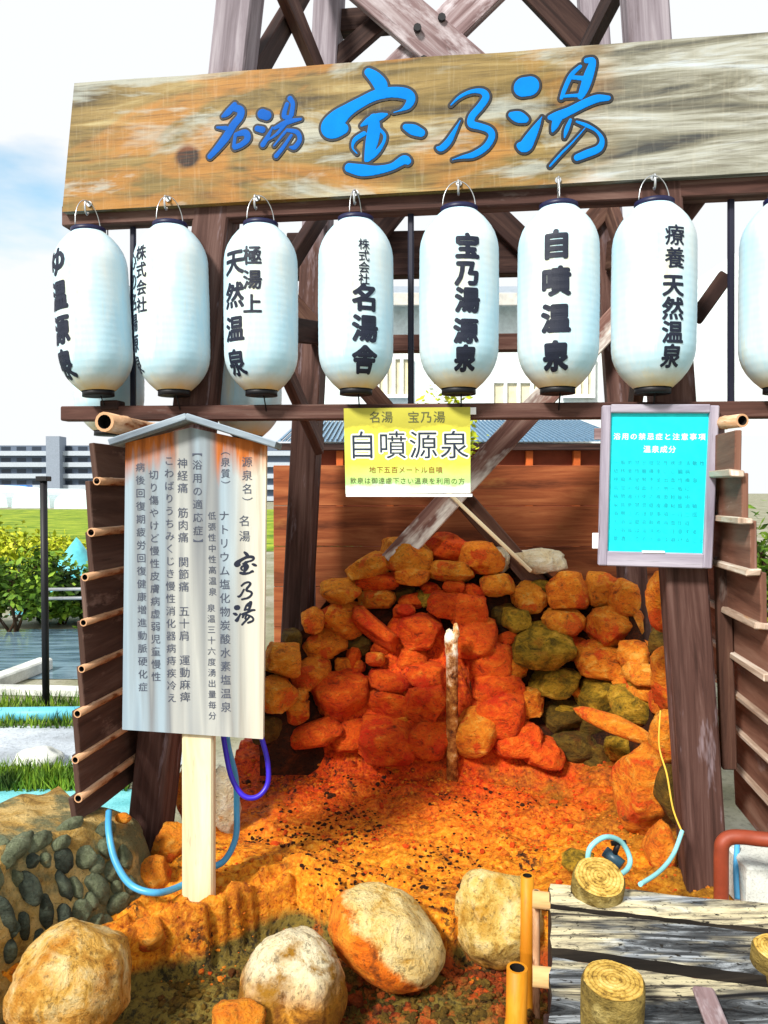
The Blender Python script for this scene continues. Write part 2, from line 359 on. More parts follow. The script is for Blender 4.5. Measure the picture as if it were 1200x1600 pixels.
def smooth_path(pts, n=6):
    pts = [Vector(p) for p in pts]; o = []
    for i in range(len(pts)-1):
        a, b, c, d = pts[max(i-1, 0)], pts[i], pts[i+1], pts[min(i+2, len(pts)-1)]
        for k in range(n):
            t = k/n; o.append(0.5*((2*b) + (c-a)*t + (2*a-5*b+4*c-d)*t*t + (3*b-a-3*c+d)*t**3))
    o.append(pts[-1]); return o
def bamboo(name, p0, p1, r, mat, parent=None, nodes=0.28, wall=True):
    """bamboo culm with swollen nodes and hollow dark ends"""
    p0, p1 = Vector(p0), Vector(p1); Lh = (p1-p0).length; t = (p1-p0)/Lh
    ss = [0.0]; rr = [r]; s = nodes*random.uniform(0.3, 0.8)
    while s < Lh-0.03:
        for ds, k in ((-0.012, 1.0), (-0.004, 1.07), (0.004, 1.07), (0.012, 0.98)): ss.append(s+ds); rr.append(r*k)
        s += nodes*random.uniform(0.85, 1.1)
    ss.append(Lh); rr.append(r*0.97)
    order = sorted(range(len(ss)), key=lambda i: ss[i]); ss = [ss[i] for i in order]; rr = [rr[i] for i in order]
    bm = bmesh.new(); rings = tube(bm, [p0+t*s for s in ss], rr, 14, cap=False)
    for ring, sg in ((rings[0], 1), (rings[-1], -1)):
        c = sum((v.co for v in ring), Vector())/len(ring)
        inner = [bm.verts.new(c + (v.co-c)*0.72) for v in ring]; deep = [bm.verts.new(c + (v.co-c)*0.70 + t*sg*0.05) for v in ring]
        n = len(ring)
        for k in range(n):
            f = bm.faces.new([ring[k], inner[k], inner[(k+1) % n], ring[(k+1) % n]])
            f = bm.faces.new([inner[k], deep[k], deep[(k+1) % n], inner[(k+1) % n]]); f.material_index = 1
        f = bm.faces.new(deep); f.material_index = 1
    bmesh.ops.recalc_face_normals(bm, faces=bm.faces[:])
    o = bm_obj(name, bm, mat, parent); o.data.materials.append(M['hollow']); return o
def rock_mesh(w, d, h, seed, planes=8, ang=0.8, amp=0.10, sub=4, rot=None, freq=1.7, block=1.0):
    rnd = random.Random(seed); bm = bmesh.new(); bmesh.ops.create_icosphere(bm, subdivisions=sub, radius=1.0)
    pl = []
    for _ in range(planes):
        n = Vector((rnd.gauss(0, 1), rnd.gauss(0, 1), rnd.gauss(0, 1))).normalized(); pl.append((n, rnd.uniform(ang-0.12, ang+0.12)))
    off = Vector((rnd.uniform(-50, 50), rnd.uniform(-50, 50), rnd.uniform(-50, 50)))
    for v in bm.verts:
        p = v.co.copy()
        if block != 1.0: p = Vector([math.copysign(abs(c)**block, c) for c in p])*0.93
        for n, k in pl:
            e = p.dot(n)-k
            if e > 0: p -= n*e*0.97
        q = v.co*freq + off
        p *= 1 + amp*noise.fractal(q, 1.0, 2.0, 4) + amp*0.35*noise.noise(q*4.3) + amp*0.22*noise.noise(q*9.7)
        v.co = Vector((p.x*w/2, p.y*d/2, p.z*h/2))
    if rot is not None:
        bmesh.ops.transform(bm, matrix=rot.to_4x4(), verts=bm.verts[:])
    return bm
def rock(name, c, w, d, h, mat, seed, parent=None, rot=None, **kw):
    bm = rock_mesh(w, d, h, seed, rot=rot, **kw)
    if parent is None: return bm_obj(name, bm, mat, None, True, loc=c)
    bmesh.ops.translate(bm, vec=Vector(c), verts=bm.verts[:])
    return bm_obj(name, bm, mat, parent, True)

# ---- glyphs (the application's own font)
_gl = {}
def glyph(ch, bold=0.0, cut=False):
    key = (ch, bold, cut)
    if key in _gl: return _gl[key]
    cu = bpy.data.curves.new('lettering', 'FONT'); cu.body = ch; cu.size = 1.0; cu.offset = bold; cu.resolution_u = 3
    cu.align_x = 'CENTER'
    o = bpy.data.objects.new('lettering', cu); C.objects.link(o)
    dg = bpy.context.evaluated_depsgraph_get(); ev = o.evaluated_get(dg); me = bpy.data.meshes.new_from_object(ev)
    bm = bmesh.new(); bm.from_mesh(me); bpy.data.meshes.remove(me)
    bpy.data.objects.remove(o); bpy.data.curves.remove(cu)
    if cut:
        for ax in (0, 1):
            for k in range(-3, 8):
                v = [0, 0, 0]; v[ax] = k*0.15; n = [0, 0, 0]; n[ax] = 1
                bmesh.ops.bisect_plane(bm, geom=bm.verts[:]+bm.edges[:]+bm.faces[:], plane_co=v, plane_no=n)
    bm.verts.index_update()
    vs = [v.co.copy() for v in bm.verts]; fs = [[v.index for v in f.verts] for f in bm.faces]; bm.free()
    if vs:
        ys = [v.y for v in vs]; xs = [v.x for v in vs]
    _gl[key] = (vs, fs); return _gl[key]
HEAVY = ((0, 0), (1, 0), (-1, 0), (0, 1), (0, -1), (.7, .7), (-.7, .7), (.7, -.7), (-.7, -.7))
def flat_text(V, Fc, s, org, size, right, up, nrm, lift=0.0015, vertical=True, pitch=None, bold=0.012, squash=1.0):
    """glyph string; org = centre of first glyph"""
    pitch = pitch or size*1.06
    for i, ch in enumerate(s):
        if ch in ' \u3000': continue
        vs, fs = glyph(ch)
        c = org + (-up*pitch*i if vertical else right*pitch*i)
        for q, (hx, hy) in enumerate(HEAVY if bold > 0.015 else HEAVY[:1]):        # heavy brush weight: overlapping strokes
            b = len(V)
            for v in vs: V.append(c + right*((v.x+hx*bold*0.8)*size*squash) + up*((v.y-0.36+hy*bold*0.8)*size) + nrm*(lift+q*0.00006))
            Fc.extend([[b+k for k in f] for f in fs])

# ================================================================== SETTING
def sheet(name, pts, mat, label=None):
    o = pyd(name, pts, [list(range(len(pts)))], mat); return tag(o, label, None, None, 'structure')
def mat_ground(name, stops, scale=0.8, bump=0.3):
    k = NB(name, 0.9, 0.2); co = k.coord(); n = k.noise(co, scale, 8, 0.65); f = k.noise(co, scale*30, 4, 0.7)
    k.color(k.mix(k.mask(f, 0.5, 0.7), k.ramp(n, stops), k.ramp(n, [(p, tuple(0.6*x for x in lin(c)[:3])) for p, c in stops]))).bump(f, bump, 0.02); return k.m
M['ground'] = mat_ground('ground', [(0.35, '#6d7052'), (0.5, '#8b8a74'), (0.65, '#a4a394')])
M['path'] = mat_ground('path', [(0.35, '#8f959c'), (0.5, '#a9b2bc'), (0.65, '#c4ccd4')], 1.5)
M['path_sky_sheen'] = mat_ground('path_sky_sheen', [(0.35, '#62b4bc'), (0.5, '#7fcdd4'), (0.65, '#9adfe4')], 3)  # sky reflected on wet paving, put into the base colour
M['concrete'] = mat_ground('concrete', [(0.35, '#b9bdb8'), (0.5, '#d6dad4'), (0.65, '#e8ebe6')], 4)
M['crop'] = mat_ground('crop', [(0.38, '#4c6c14'), (0.5, '#7c9420'), (0.62, '#9ca830')], 0.8)
k = NB('water', 0.12, 0.5); n_ = k.noise(k.coord('Object', (1, 5, 1)), 2, 4); k.color(k.ramp(n_, [(0.35, '#4a6474'), (0.65, '#7f9cab')])).bump(n_, 0.15, 0.02); M['water'] = k.m
zg = -0.2
sheet('ground', [(-900, -300, zg), (900, -300, zg), (900, 2500, zg), (-900, 2500, zg)], M['ground'])
def gq(name, quad, mat, dz):
    return sheet(name, [G(x, y, zg+dz) for x, y in quad], mat)
def strip(name, y_near, y_far, X0, X1, mat, dz, skew=0.0):
    a = G(0, y_near).y; b = G(0, y_far).y
    return sheet(name, [(X0, a, zg+dz), (X1, a+skew, zg+dz), (X1, b+skew, zg+dz), (X0, b, zg+dz)], mat)
strip('crop_field', 862, 796, -60, 8, M['crop'], 0.012)
strip('canal_water', 1062, 984, -30, -1.6, M['water'], 0.008)
strip('gravel_path', 1200, 1136, -20, -1.3, M['path'], 0.008)
strip('walkway', 1300, 1236, -20, -1.2, M['path_sky_sheen'], 0.012)

# ================================================================== FAR BACKGROUND
def leaf_mat(name, a, b, c):
    k = NB(name, 0.7, 0.3); n = k.noise(k.coord('Object'), 6, 3); k.color(k.ramp(n, [(0.35, a), (0.5, b), (0.65, c)])); return k.m
M['leaf'] = leaf_mat('leaf', '#2c4410', '#557a1c', '#86a42c')
M['leaf_yellow'] = leaf_mat('leaf_yellow', '#6a7a10', '#a8b41c', '#d2d040')
M['leaf_dark'] = leaf_mat('leaf_dark', '#1c3010', '#34501a', '#557030')
M['stem'] = plain('stem', '#4a3420', 0.9)
def leaves(name, c, rx, ry, rz, n, size, mat, parent, seed=1, clumps=9):
    rnd = random.Random(seed); V = []; Fc = []; cl = []
    for _ in range(clumps):
        d = Vector((rnd.gauss(0, 1), rnd.gauss(0, 1), rnd.gauss(0, 1))).normalized()*rnd.uniform(0.35, 0.85)
        cl.append((d, rnd.uniform(0.25, 0.5)))
    for _ in range(n):
        d, s = rnd.choice(cl); q = d + Vector((rnd.gauss(0, 1), rnd.gauss(0, 1), rnd.gauss(0, 1)))*s*0.5
        p = Vector(c) + Vector((q.x*rx, q.y*ry, q.z*rz))
        a = Vector((rnd.gauss(0, 1), rnd.gauss(0, 1), rnd.gauss(0, 0.6))).normalized(); b = a.orthogonal().normalized()
        b = Matrix.Rotation(rnd.uniform(0, 6.28), 3, a) @ b; sz = size*rnd.uniform(0.6, 1.4); i = len(V)
        V += [p-a*sz, p+b*sz*0.45, p+a*sz, p-b*sz*0.45]; Fc.append([i, i+1, i+2, i+3])
    return pyd(name, V, Fc, mat, parent)
def shrub(label, base, w, h, mat, seed, n=900, size=0.05, cat='shrub', group=None, name='shrub'):
    t = thing(name, label, cat, base, group)
    leaves('foliage', Vector(base)+Vector((0, 0, h*0.47)), w/1.9, w/2.2, h/1.9, int(n*1.8), size*0.8, mat, t, seed)
    bm = bmesh.new(); rnd = random.Random(seed)
    for k in range(5):
        tube(bm, [Vector(base)+Vector((rnd.uniform(-.05, .05), rnd.uniform(-.05, .05), 0)), Vector(base)+Vector((rnd.uniform(-.2, .2)*w, rnd.uniform(-.2, .2)*w, h*0.5)), Vector(base)+Vector((rnd.uniform(-.35, .35)*w, rnd.uniform(-.35, .35)*w, h*0.8))], [0.02*h, 0.012*h, 0.005*h], 6)
    bm_obj('stem', bm, M['stem'], t); return t

# apartment block far away on the left
Yb = 150
def apartment():
    k = Yb/1200
    base = P(40, 775, Yb); t = thing('apartment_block', 'long grey apartment block with rows of balconies on the horizon', 'building', (base.x, Yb, zg))
    x0 = P(-420, 770, Yb).x; x1 = P(520, 770, Yb).x; top = P(0, 696, Yb).z
    bm = bmesh.new(); add_box(bm, Vector(((x0+x1)/2, Yb+6, (top+zg)/2)), Vector(((x1-x0)/2, 0, 0)), Vector((0, 6, 0)), Vector((0, 0, (top-zg)/2)), 0)
    bm_obj('wall', bm, plain('apartment_wall', '#5e6a7c', 0.9), t)
    nfl = 5; fh = (top-zg)/nfl; mb = plain('balcony', '#aeb8c4', 0.9)
    for i in range(nfl):
        bm = bmesh.new(); add_box(bm, Vector(((x0+x1)/2, Yb-0.6, zg+fh*i+fh*0.28)), Vector(((x1-x0)/2, 0, 0)), Vector((0, 0.55, 0)), Vector((0, 0, fh*0.2)), 0)
        bm_obj('balcony', bm, mb, t)
    for px in (92, -160, 330):
        xc = P(px, 770, Yb).x; tt = P(0, 683, Yb).z
        bm = bmesh.new(); add_box(bm, Vector((xc, Yb-1, (tt+zg)/2)), Vector((0, 0, (tt-zg)/2)), Vector((1.3, 0, 0)), Vector((0, 1.6, 0)), 0)
        bm_obj('stair_tower', bm, plain('stair_wall', '#8792a2', 0.9), t)
    mw = plain('window_dark', '#2c3644', 0.3); xa, xb = P(-110, 770, Yb).x, P(200, 770, Yb).x
    for i in range(nfl):
        x = xa
        while x < xb:
            bm = bmesh.new(); add_box(bm, Vector((x, Yb-0.02, zg+fh*i+fh*0.72)), Vector((0.9, 0, 0)), Vector((0, 0.03, 0)), Vector((0, 0, fh*0.17)), 0); bm_obj('window', bm, mw, t); x += 3.0
apartment()
# greenhouses and cars in front of it
for i, (pa, pb, yt, Yd, lab) in enumerate(((-140, 12, 757, 92, 'white plastic greenhouse at the left edge of the far field'), (18, 78, 763, 88, 'white greenhouse behind the black post'), (84, 150, 768, 84, 'white greenhouse nearest the plank wall'))):
    a = P(pa, 780, Yd); b = P(pb, 780, Yd); h = P(0, yt, Yd).z - zg; n = 12; V = []; Fc = []
    for s, yy in ((0, Yd), (1, Yd+14)):
        for j in range(n+1):
            th = math.pi*j/n; V.append((a.x+(b.x-a.x)*(0.5-0.5*math.cos(th)), yy, zg+h*math.sin(th)**0.6))
    for j in range(n): Fc.append([j, j+1, n+2+j, n+1+j])
    t = thing('greenhouse', lab, 'greenhouse', ((a.x+b.x)/2, Yd, zg), 'greenhouses by the far field')
    pyd('cover', V, Fc, plain('plastic_sheet', '#dfeef0', 0.5), t); pyd('end_wall', V[:n+1], [list(range(n+1))], plain('end_sheet', '#cfe4e8', 0.5), t)
def truck():
    c = P(33, 770, 105); t = thing('parked_truck', 'blue truck parked in front of the far apartment block', 'truck', (c.x, 105, zg)); mbl = plain('truck_blue', '#2f74c8', 0.4)
    bm = bmesh.new(); add_box(bm, Vector((c.x-0.4, 105, zg+2.05)), Vector((1.6, 0, 0)), Vector((0, 0.9, 0)), Vector((0, 0, 0.75)), 0.06); bm_obj('cargo_box', bm, mbl, t)
    bm = bmesh.new(); add_box(bm, Vector((c.x+1.75, 105, zg+1.5)), Vector((0.5, 0, 0)), Vector((0, 0.85, 0)), Vector((0, 0, 0.9)), 0.15); bm_obj('cab', bm, plain('cab_white', '#e6eaee', 0.4), t)
    for dx in (-1.2, 1.6):
        bm = bmesh.new(); tube(bm, [Vector((c.x+dx, 103.95, zg+0.45)), Vector((c.x+dx, 104.25, zg+0.45))], 0.45, 14); bm_obj('wheel', bm, M['black'], t)
truck()
# hedge line, shrubs on the canal bank
for i, (px, py, Yd, ww, hh, mt, lab) in enumerate((
    (20, 985, 9.6, 1.5, 1.05, 'leaf', 'green shrub on the canal bank at the left edge'), (95, 978, 10.2, 1.3, 0.72, 'leaf_dark', 'dark green shrub on the canal bank right of the black post'),
    (150, 975, 10.0, 1.0, 0.75, 'leaf', 'green shrub behind the left plank wall'), (-60, 980, 10, 1.6, 1.1, 'leaf', 'green shrub beyond the left edge'),
    (50, 930, 12.6, 1.9, 1.2, 'leaf_yellow', 'yellow green bush behind the canal bank shrubs'), (118, 925, 13.2, 1.8, 1.0, 'leaf_yellow', 'yellow bush beside the blue tarpaulin'), (-20, 925, 13, 1.9, 1.2, 'leaf_yellow', 'yellow bush at the far left edge'))):
    g = P(px, py, Yd); shrub(lab, (g.x, Yd, zg), ww, hh, M[mt], 20+i, 1500, 0.07, group='shrubs along the canal')
# blue tarpaulin over a heap
g = P(104, 862, 11.6); V = []; Fc = []
for j in range(9):
    for i in range(13):
        u = i/12*2-1; v = j/8*2-1; hgt = max(0, 1-abs(u)*1.0)*(1-v*v)*0.8 + 0.03*noise.noise(Vector((u*3, v*3, 1)))
        V.append((g.x+u*0.75+0.15, 11.6+v*0.6, zg+max(hgt*1.35, 0)))
for j in range(8):
    for i in range(12): q = j*13+i; Fc.append([q, q+1, q+14, q+13])
tag(pyd('tarpaulin', V, Fc, plain('tarp', '#5fc3d0', 0.5), None, True), 'turquoise tarpaulin draped over a heap beside the plank wall', 'tarpaulin')
# canal kerbs, pipe, grass
def kerb(px0, py0, px1, py1, wd, ht, mat, name, label, cat):
    a, b = G(px0, py0), G(px1, py1); bm = bmesh.new(); d = (b-a); s = Vector((-d.y, d.x, 0)).normalized()
    add_box(bm, (a+b)/2+UP*ht/2, d/2, s*wd/2, UP*ht/2, 0.015); return tag(bm_obj(name, bm, mat), label, cat)
kerb(-80, 1105, 72, 1046, 0.16, 0.12, M['concrete'], 'kerb', 'white concrete kerb running diagonally beside the canal', 'kerb')
kerb(-60, 1084, 300, 1092, 0.12, 0.08, M['concrete'], 'kerb', 'white concrete kerb running level beside the canal', 'kerb')
bm = bmesh.new(); tube(bm, [G(-60, 1130)+UP*.06, G(60, 1128)+UP*.06, G(240, 1126)+UP*.06], 0.055, 12); tag(bm_obj('water_pipe', bm, plain('pipe_cyan', '#5fb6cc', 0.5)), 'pale blue pipe lying across the grass beside the canal', 'pipe')
def grass(name, label, pxs, ys, n, h, seed, mat):
    rnd = random.Random(seed); V = []; Fc = []
    for _ in range(n):
        p = G(rnd.uniform(*pxs), rnd.uniform(*ys)); a = rnd.uniform(0, 6.28); hh = h*rnd.uniform(0.5, 1.3)
        s = Vector((math.cos(a), math.sin(a), 0))*0.006*rnd.uniform(.8, 1.8); t = Vector((rnd.gauss(0, .3), rnd.gauss(0, .3), 1))*hh; i = len(V)
        V += [p-s, p+s, p+t]; Fc.append([i, i+1, i+2])
    return tag(pyd(name, V, Fc, mat), label, 'grass', None, 'stuff')
grass('grass', 'tufts of green grass along the canal kerb', (-60, 190), (1096, 1140), 1500, 0.11, 3, M['leaf'])
grass('grass', 'strip of green grass between the two paths', (-60, 200), (1206, 1240), 1800, 0.10, 4, M['leaf'])
o = rock('flat_stone', G(62, 1196)+UP*0.05, 0.34, 0.26, 0.13, M['concrete'], 5, planes=6); tag(o, 'pale flat stone on the gravel path', 'stone')
# black fence post
bm = bmesh.new(); a = G(72, 1112); top = P(68, 752, a.y); tube(bm, [a, top], 0.028, 12); t = thing('fence_post', 'slim black metal post standing beside the canal', 'post', a)
bm_obj('pole', bm, M['black'], t)
bm = bmesh.new(); add_box(bm, top+UP*0.02, Vector((0.045, 0, 0)), Vector((0, 0.045, 0)), UP*0.02, 0.004); bm_obj('cap', bm, M['black'], t)
t = thing('handrail', 'pale metal handrail between the black post and the plank wall', 'railing', G(110, 1000))
for zz in (921, 935):
    bm = bmesh.new(); tube(bm, [P(76, zz, 9), P(260, zz-2, 9)], 0.02, 8); bm_obj('rail', bm, M['steel'], t)
bm = bmesh.new(); tube(bm, [Vector((P(135, 0, 9).x, 9, zg)), P(135, 918, 9)], 0.02, 8); bm_obj('post', bm, M['steel'], t)

# houses behind the tower
def house():
    Y = 14.0; k = lambda px, py, y=Y: P(px, py, y)
    t = thing('house', 'white house with blue metal lean-to roof behind the tower', 'house', (k(720, 800).x, Y, zg))
    x0, x1 = k(455, 0).x, k(945, 0).x; top = k(0, 478).z
    bm = bmesh.new(); add_box(bm, Vector(((x0+x1)/2, Y+2.5, (top+zg)/2)), Vector(((x1-x0)/2, 0, 0)), Vector((0, 2.5, 0)), Vector((0, 0, (top-zg)/2)), 0); bm_obj('wall', bm, plain('house_white', '#dfe8e8', 0.9), t)
    # gable roof
    ym, zt = Y+2.5, top+0.9; V = [(x0-.3, Y-.4, top-.05), (x1+.3, Y-.4, top-.05), (x1+.3, ym, zt), (x0-.3, ym, zt), (x0-.3, Y+5.4, top-.05), (x1+.3, Y+5.4, top-.05)]
    V += [(a, b, c+0.12) for a, b, c in V]
    pyd('roof', V, [[0, 1, 2, 3], [3, 2, 5, 4], [6, 9, 8, 7], [9, 10, 11, 8], [0, 6, 7, 1], [4, 5, 11, 10], [0, 3, 9, 6], [3, 4, 10, 9], [1, 7, 8, 2], [2, 8, 11, 5]], plain('roof_grey', '#8f9aa6', 0.7), t)
    bm = bmesh.new(); add_box(bm, Vector(((x0+x1)/2, Y-.46, top+.0)), Vector(((x1-x0)/2+.3, 0, 0)), Vector((0, .04, 0)), Vector((0, 0, .11)), 0.01); bm_obj('fascia', bm, plain('fascia_pale', '#c4c2bc', 0.7), t)
    for a, b, c, d in ((768, 850, 597, 645), (590, 640, 560, 620), (880, 925, 560, 620)):
        p, q = k(a, c), k(b, d); cc = (p+q)/2; cc.y = Y
        bm = bmesh.new(); add_box(bm, Vector((cc.x, Y-.02, cc.z)), Vector((abs(q.x-p.x)/2, 0, 0)), Vector((0, .03, 0)), Vector((0, 0, abs(p.z-q.z)/2)), 0); wn = bm_obj('window', bm, plain('curtain', '#d9cfae', 0.8), t)
        bm = bmesh.new()
        for i in range(5):
            xx = p.x + (q.x-p.x)*i/4; add_box(bm, Vector((xx, Y-.07, cc.z)), Vector((0, 0, abs(p.z-q.z)/2)), Vector((.03, 0, 0)), Vector((0, .03, 0)), 0)
        for zz in (p.z, q.z): add_box(bm, Vector((cc.x, Y-.075, zz)), Vector((abs(q.x-p.x)/2+.03, 0, 0)), Vector((0, .03, 0)), Vector((0, 0, .03)), 0)
        bm_obj('window_frame', bm, M['white_paint'], wn)
    # lean-to with ribbed blue roof, red-brown wall in its shade
    Yl = 11.0; xa, xb = k(430, 0, Yl).x, k(990, 0, Yl).x; ze, zt = k(0, 690, Yl).z, k(0, 657, 13.9).z
    bm = bmesh.new(); n = 70
    uvs = []
    for i in range(n):
        u0, u1 = xa+(xb-xa)*i/n, xa+(xb-xa)*(i+1)/n; um = u0+(u1-u0)*0.8; hb = 0.035
        vv = [bm.verts.new(v) for v in ((u0, Yl, ze), (um, Yl, ze), (um, 13.98, zt), (u0, 13.98, zt), (um, Yl, ze+hb), (u1, Yl, ze+hb), (u1, 13.98, zt+hb), (um, 13.98, zt+hb))]
        bm.faces.new(vv[:4]); bm.faces.new(vv[4:]); bm.faces.new([vv[1], vv[4], vv[7], vv[2]])
    bm_obj('lean_to_roof', bm, plain('roof_blue', '#6a8aa4', 0.5), t)
    bm = bmesh.new(); add_box(bm, Vector(((xa+xb)/2, 12.6, (ze-.02+zg)/2)), Vector(((xb-xa)/2-.2, 0, 0)), Vector((0, 1.35, 0)), Vector((0, 0, (ze-.06-zg)/2)), 0); bm_obj('lean_to_wall', bm, plain('wall_red', '#7a3420', 0.9), t)
    bm = bmesh.new(); add_box(bm, Vector(((xa+xb)/2, Yl+.06, ze-.07)), Vector(((xb-xa)/2, 0, 0)), Vector((0, .03, 0)), Vector((0, 0, .05)), 0.005); bm_obj('gutter', bm, M['timber_dark'], t)
    for px in (530, 610, 700, 830, 905):
        c = k(px, 0, 11.2); bm = bmesh.new(); add_box(bm, Vector((c.x, 11.2, (ze+zg)/2-.05)), Vector((0, 0, (ze-zg)/2-.07)), Vector((.05, 0, 0)), Vector((0, .05, 0)), 0.005); bm_obj('post', bm, plain('post_orange', '#c05a20', 0.7), t)
house()
def tent():
    Y = 7.5; t = thing('canopy_tent', 'white canopy tent standing behind the right tower leg', 'tent', (P(1160, 0, Y).x, Y, zg))
    a, ap, b = P(1078, 640, Y), P(1150, 395, Y), P(1330, 640, Y); dy = Vector((0, 2.5, 0))
    V = [a, ap, b, a+dy, ap+dy, b+dy, a-UP*.25, b-UP*.25]
    pyd('canopy', V, [[0, 1, 2], [0, 3, 4, 1], [1, 4, 5, 2], [0, 2, 7, 6]], plain('canvas', '#e4edf2', 0.8), t)
    for p in (a, b):
        bm = bmesh.new(); q = p+Vector((0.05 if p is a else -.05, .05, -.2)); tube(bm, [Vector((q.x, q.y, zg)), q], 0.025, 8); bm_obj('pole', bm, M['steel'], t)
tent()
for i, (px, Yd, h, ww, mt, lab) in enumerate(((500, 6.6, 1.85, 0.7, 'leaf', 'green bush behind the left end of the board fence'), (715, 6.4, 2.05, 0.8, 'leaf_yellow', 'yellow green bush behind the yellow notice'), (690, 8.8, 2.9, 0.9, 'leaf_yellow', 'tall yellow green shrub below the lanterns in front of the house'),
        (1215, 5.6, 1.75, 0.8, 'leaf', 'green bush beyond the right plank wall'), (1235, 5.0, 1.3, 0.8, 'leaf_yellow', 'yellow bush low beyond the right plank wall'))):
    g = P(px, 800, Yd); shrub(lab, (g.x, Yd, zg), ww, h, M[mt], 60+i, 1600, 0.05)

# ================================================================== BASIN
def sm(a, b, x):
    t = min(1, max(0, (x-a)/(b-a))); return t*t*(3-2*t)
RIM = [P(150, 1545, 2.5), P(215, 1512, 2.62), P(330, 1455, 2.75), (G(455, 1385, 0)), G(520, 1400, 0), G(600, 1430, 0), G(700, 1445, 0), G(830, 1440, 0), G(1000, 1430, 0), G(1300, 1430, 0)]
def rim_y(x):
    if x <= RIM[0].x: return RIM[0].y - (RIM[0].x-x)*0.6
    for a, b in zip(RIM, RIM[1:]):
        if a.x <= x <= b.x: return a.y + (b.y-a.y)*(x-a.x)/(b.x-a.x)
    return RIM[-1].y
def zbasin(x, y):
    q = Vector((x, y, 0))
    z = 0.03*noise.fractal(q*2.0, 1.0, 2.0, 3) + 0.02*noise.fractal(q*8, 1.0, 2.0, 4) + 0.007*noise.noise(q*33) + 0.004*noise.noise(q*60)
    ry = rim_y(x) + 0.05*noise.noise(q*5) + 0.03*noise.noise(q*19)
    lf = sm(0.15, -0.35, x)
    z += 0.05*math.exp(-((y-ry-0.035)/0.035)**2)*lf                # crusted lip along the left rim, with older terraces behind it
    for dz_, off_ in ((0.038, 0.13), (0.03, 0.22)):
        yy_ = y-ry-off_-0.03*noise.noise(q*9+Vector((off_*40, 0, 3)))
        z += dz_*math.exp(-(max(0, yy_)/0.07)**2)*sm(-0.014, 0.004, yy_)*lf
    z -= 0.17*sm(0.012, -0.012, y-ry)
    xc = 0.33
    z += 0.13*sm(3.85, 4.3, y) + 0.26*math.exp(-((x-0.12)/0.62)**2)*sm(4.0, 4.22, y)*(1+0.5*noise.fractal(q*5, 1, 2, 3))
    z += 0.50*math.exp(-((x-xc+0.08)/0.45)**2)*sm(4.02, 4.45, y)*(1+0.3*noise.fractal(q*6, 1.0, 2.0, 3))
    z += 0.016*abs(noise.noise(Vector((x*5, y*11, 2))))*2        # rippled flowstone terraces
    z += 0.12*sm(0.9, 1.4, x)*sm(2.9, 3.6, y) + 0.02*sm(-0.5, -1.0, x)*sm(2.9, 3.3, y)
    return z
V = []; Fc = []; nx, ny = 330, 310
for j in range(ny+1):
    for i in range(nx+1):
        x = -1.7 + 3.6*i/nx; y = 1.4 + 3.3*j/ny; V.append((x, y, zbasin(x, y)))
for j in range(ny):
    for i in range(nx):
        q = j*(nx+1)+i; 
        xx, yy = V[q][0], V[q][1]
        if xx < -0.98+0.14*(yy-2.9) and yy > 2.7 or xx > 1.45: continue
        Fc.append([q, q+1, q+nx+2, q+nx+1])
tag(pyd('basin_ground', V, Fc, M['deposit'], None, True), 'rust orange mineral crust floor of the spring basin', None, None, 'structure')

def grit(name, label, n, box, mat, sz, seed, dens):
    rnd_ = random.Random(seed); bm0 = bmesh.new(); bmesh.ops.create_icosphere(bm0, subdivisions=1, radius=1.0); bv_ = [v.co.copy() for v in bm0.verts]; bm0.verts.index_update(); bf = [[v.index for v in f.verts] for f in bm0.faces]; bm0.free()
    V, Fc = [], []; k_ = 0
    while k_ < n:
        x_, y_ = rnd_.uniform(box[0], box[1]), rnd_.uniform(box[2], box[3])
        if dens(x_, y_) < rnd_.random(): k_ += 0.2; continue
        k_ += 1; s_ = sz*math.exp(rnd_.gauss(0, 0.45)); a_ = rnd_.uniform(0, 6.28); sx_, sy_, szz = s_*rnd_.uniform(.7, 1.3), s_*rnd_.uniform(.7, 1.3), s_*rnd_.uniform(.4, .9); b_ = len(V); z_ = zbasin(x_, y_)+szz*0.25
        for v in bv_:
            p = v*(1+rnd_.uniform(-.22, .22)); px_, py_ = p.x*sx_, p.y*sy_
            V.append((x_+px_*math.cos(a_)-py_*math.sin(a_), y_+px_*math.sin(a_)+py_*math.cos(a_), z_+p.z*szz))
        Fc.extend([[b_+i for i in f] for f in bf])
    return tag(pyd(name, V, Fc, mat), label, 'grit', None, 'stuff')
cl_ = lambda x, y: sm(-0.05, 0.25, noise.fractal(Vector((x*2.2+3, y*2.2, 5)), 1, 2, 3))
grit('dark_grit', 'dark mineral specks clustered on the orange basin floor', 1300, (-0.8, 1.0, 2.7, 4.0), M['st_back'], 0.0058, 3, cl_)
grit('orange_grit', 'loose orange crumbs of mineral crust on the basin floor', 1500, (-0.85, 1.25, 2.6, 4.1), M['st_orange'], 0.0058, 4, lambda x, y: 0.4+0.6*cl_(x+4, y))
grit('red_grit', 'red crumbs of mineral crust below the stone wall', 1000, (-0.5, 1.1, 3.3, 4.2), M['st_red'], 0.006, 5, lambda x, y: 0.6)
grit('sump_gravel', 'reddish brown gravel in the front sump between the boulders', 2500, (-0.35, 0.55, 2.1, 2.72), M['st_sump'], 0.008, 6, lambda x, y: (1.0 if y < rim_y(x)-.03 else 0)*(0.25+0.75*cl_(x+1, y+2)))
grit('sump_gravel', 'olive gravel in the front sump between the boulders', 1500, (-0.75, 0.55, 2.1, 2.72), M['st_dark'], 0.009, 7, lambda x, y: (1.0 if y < rim_y(x)-.03 else 0)*0.8)

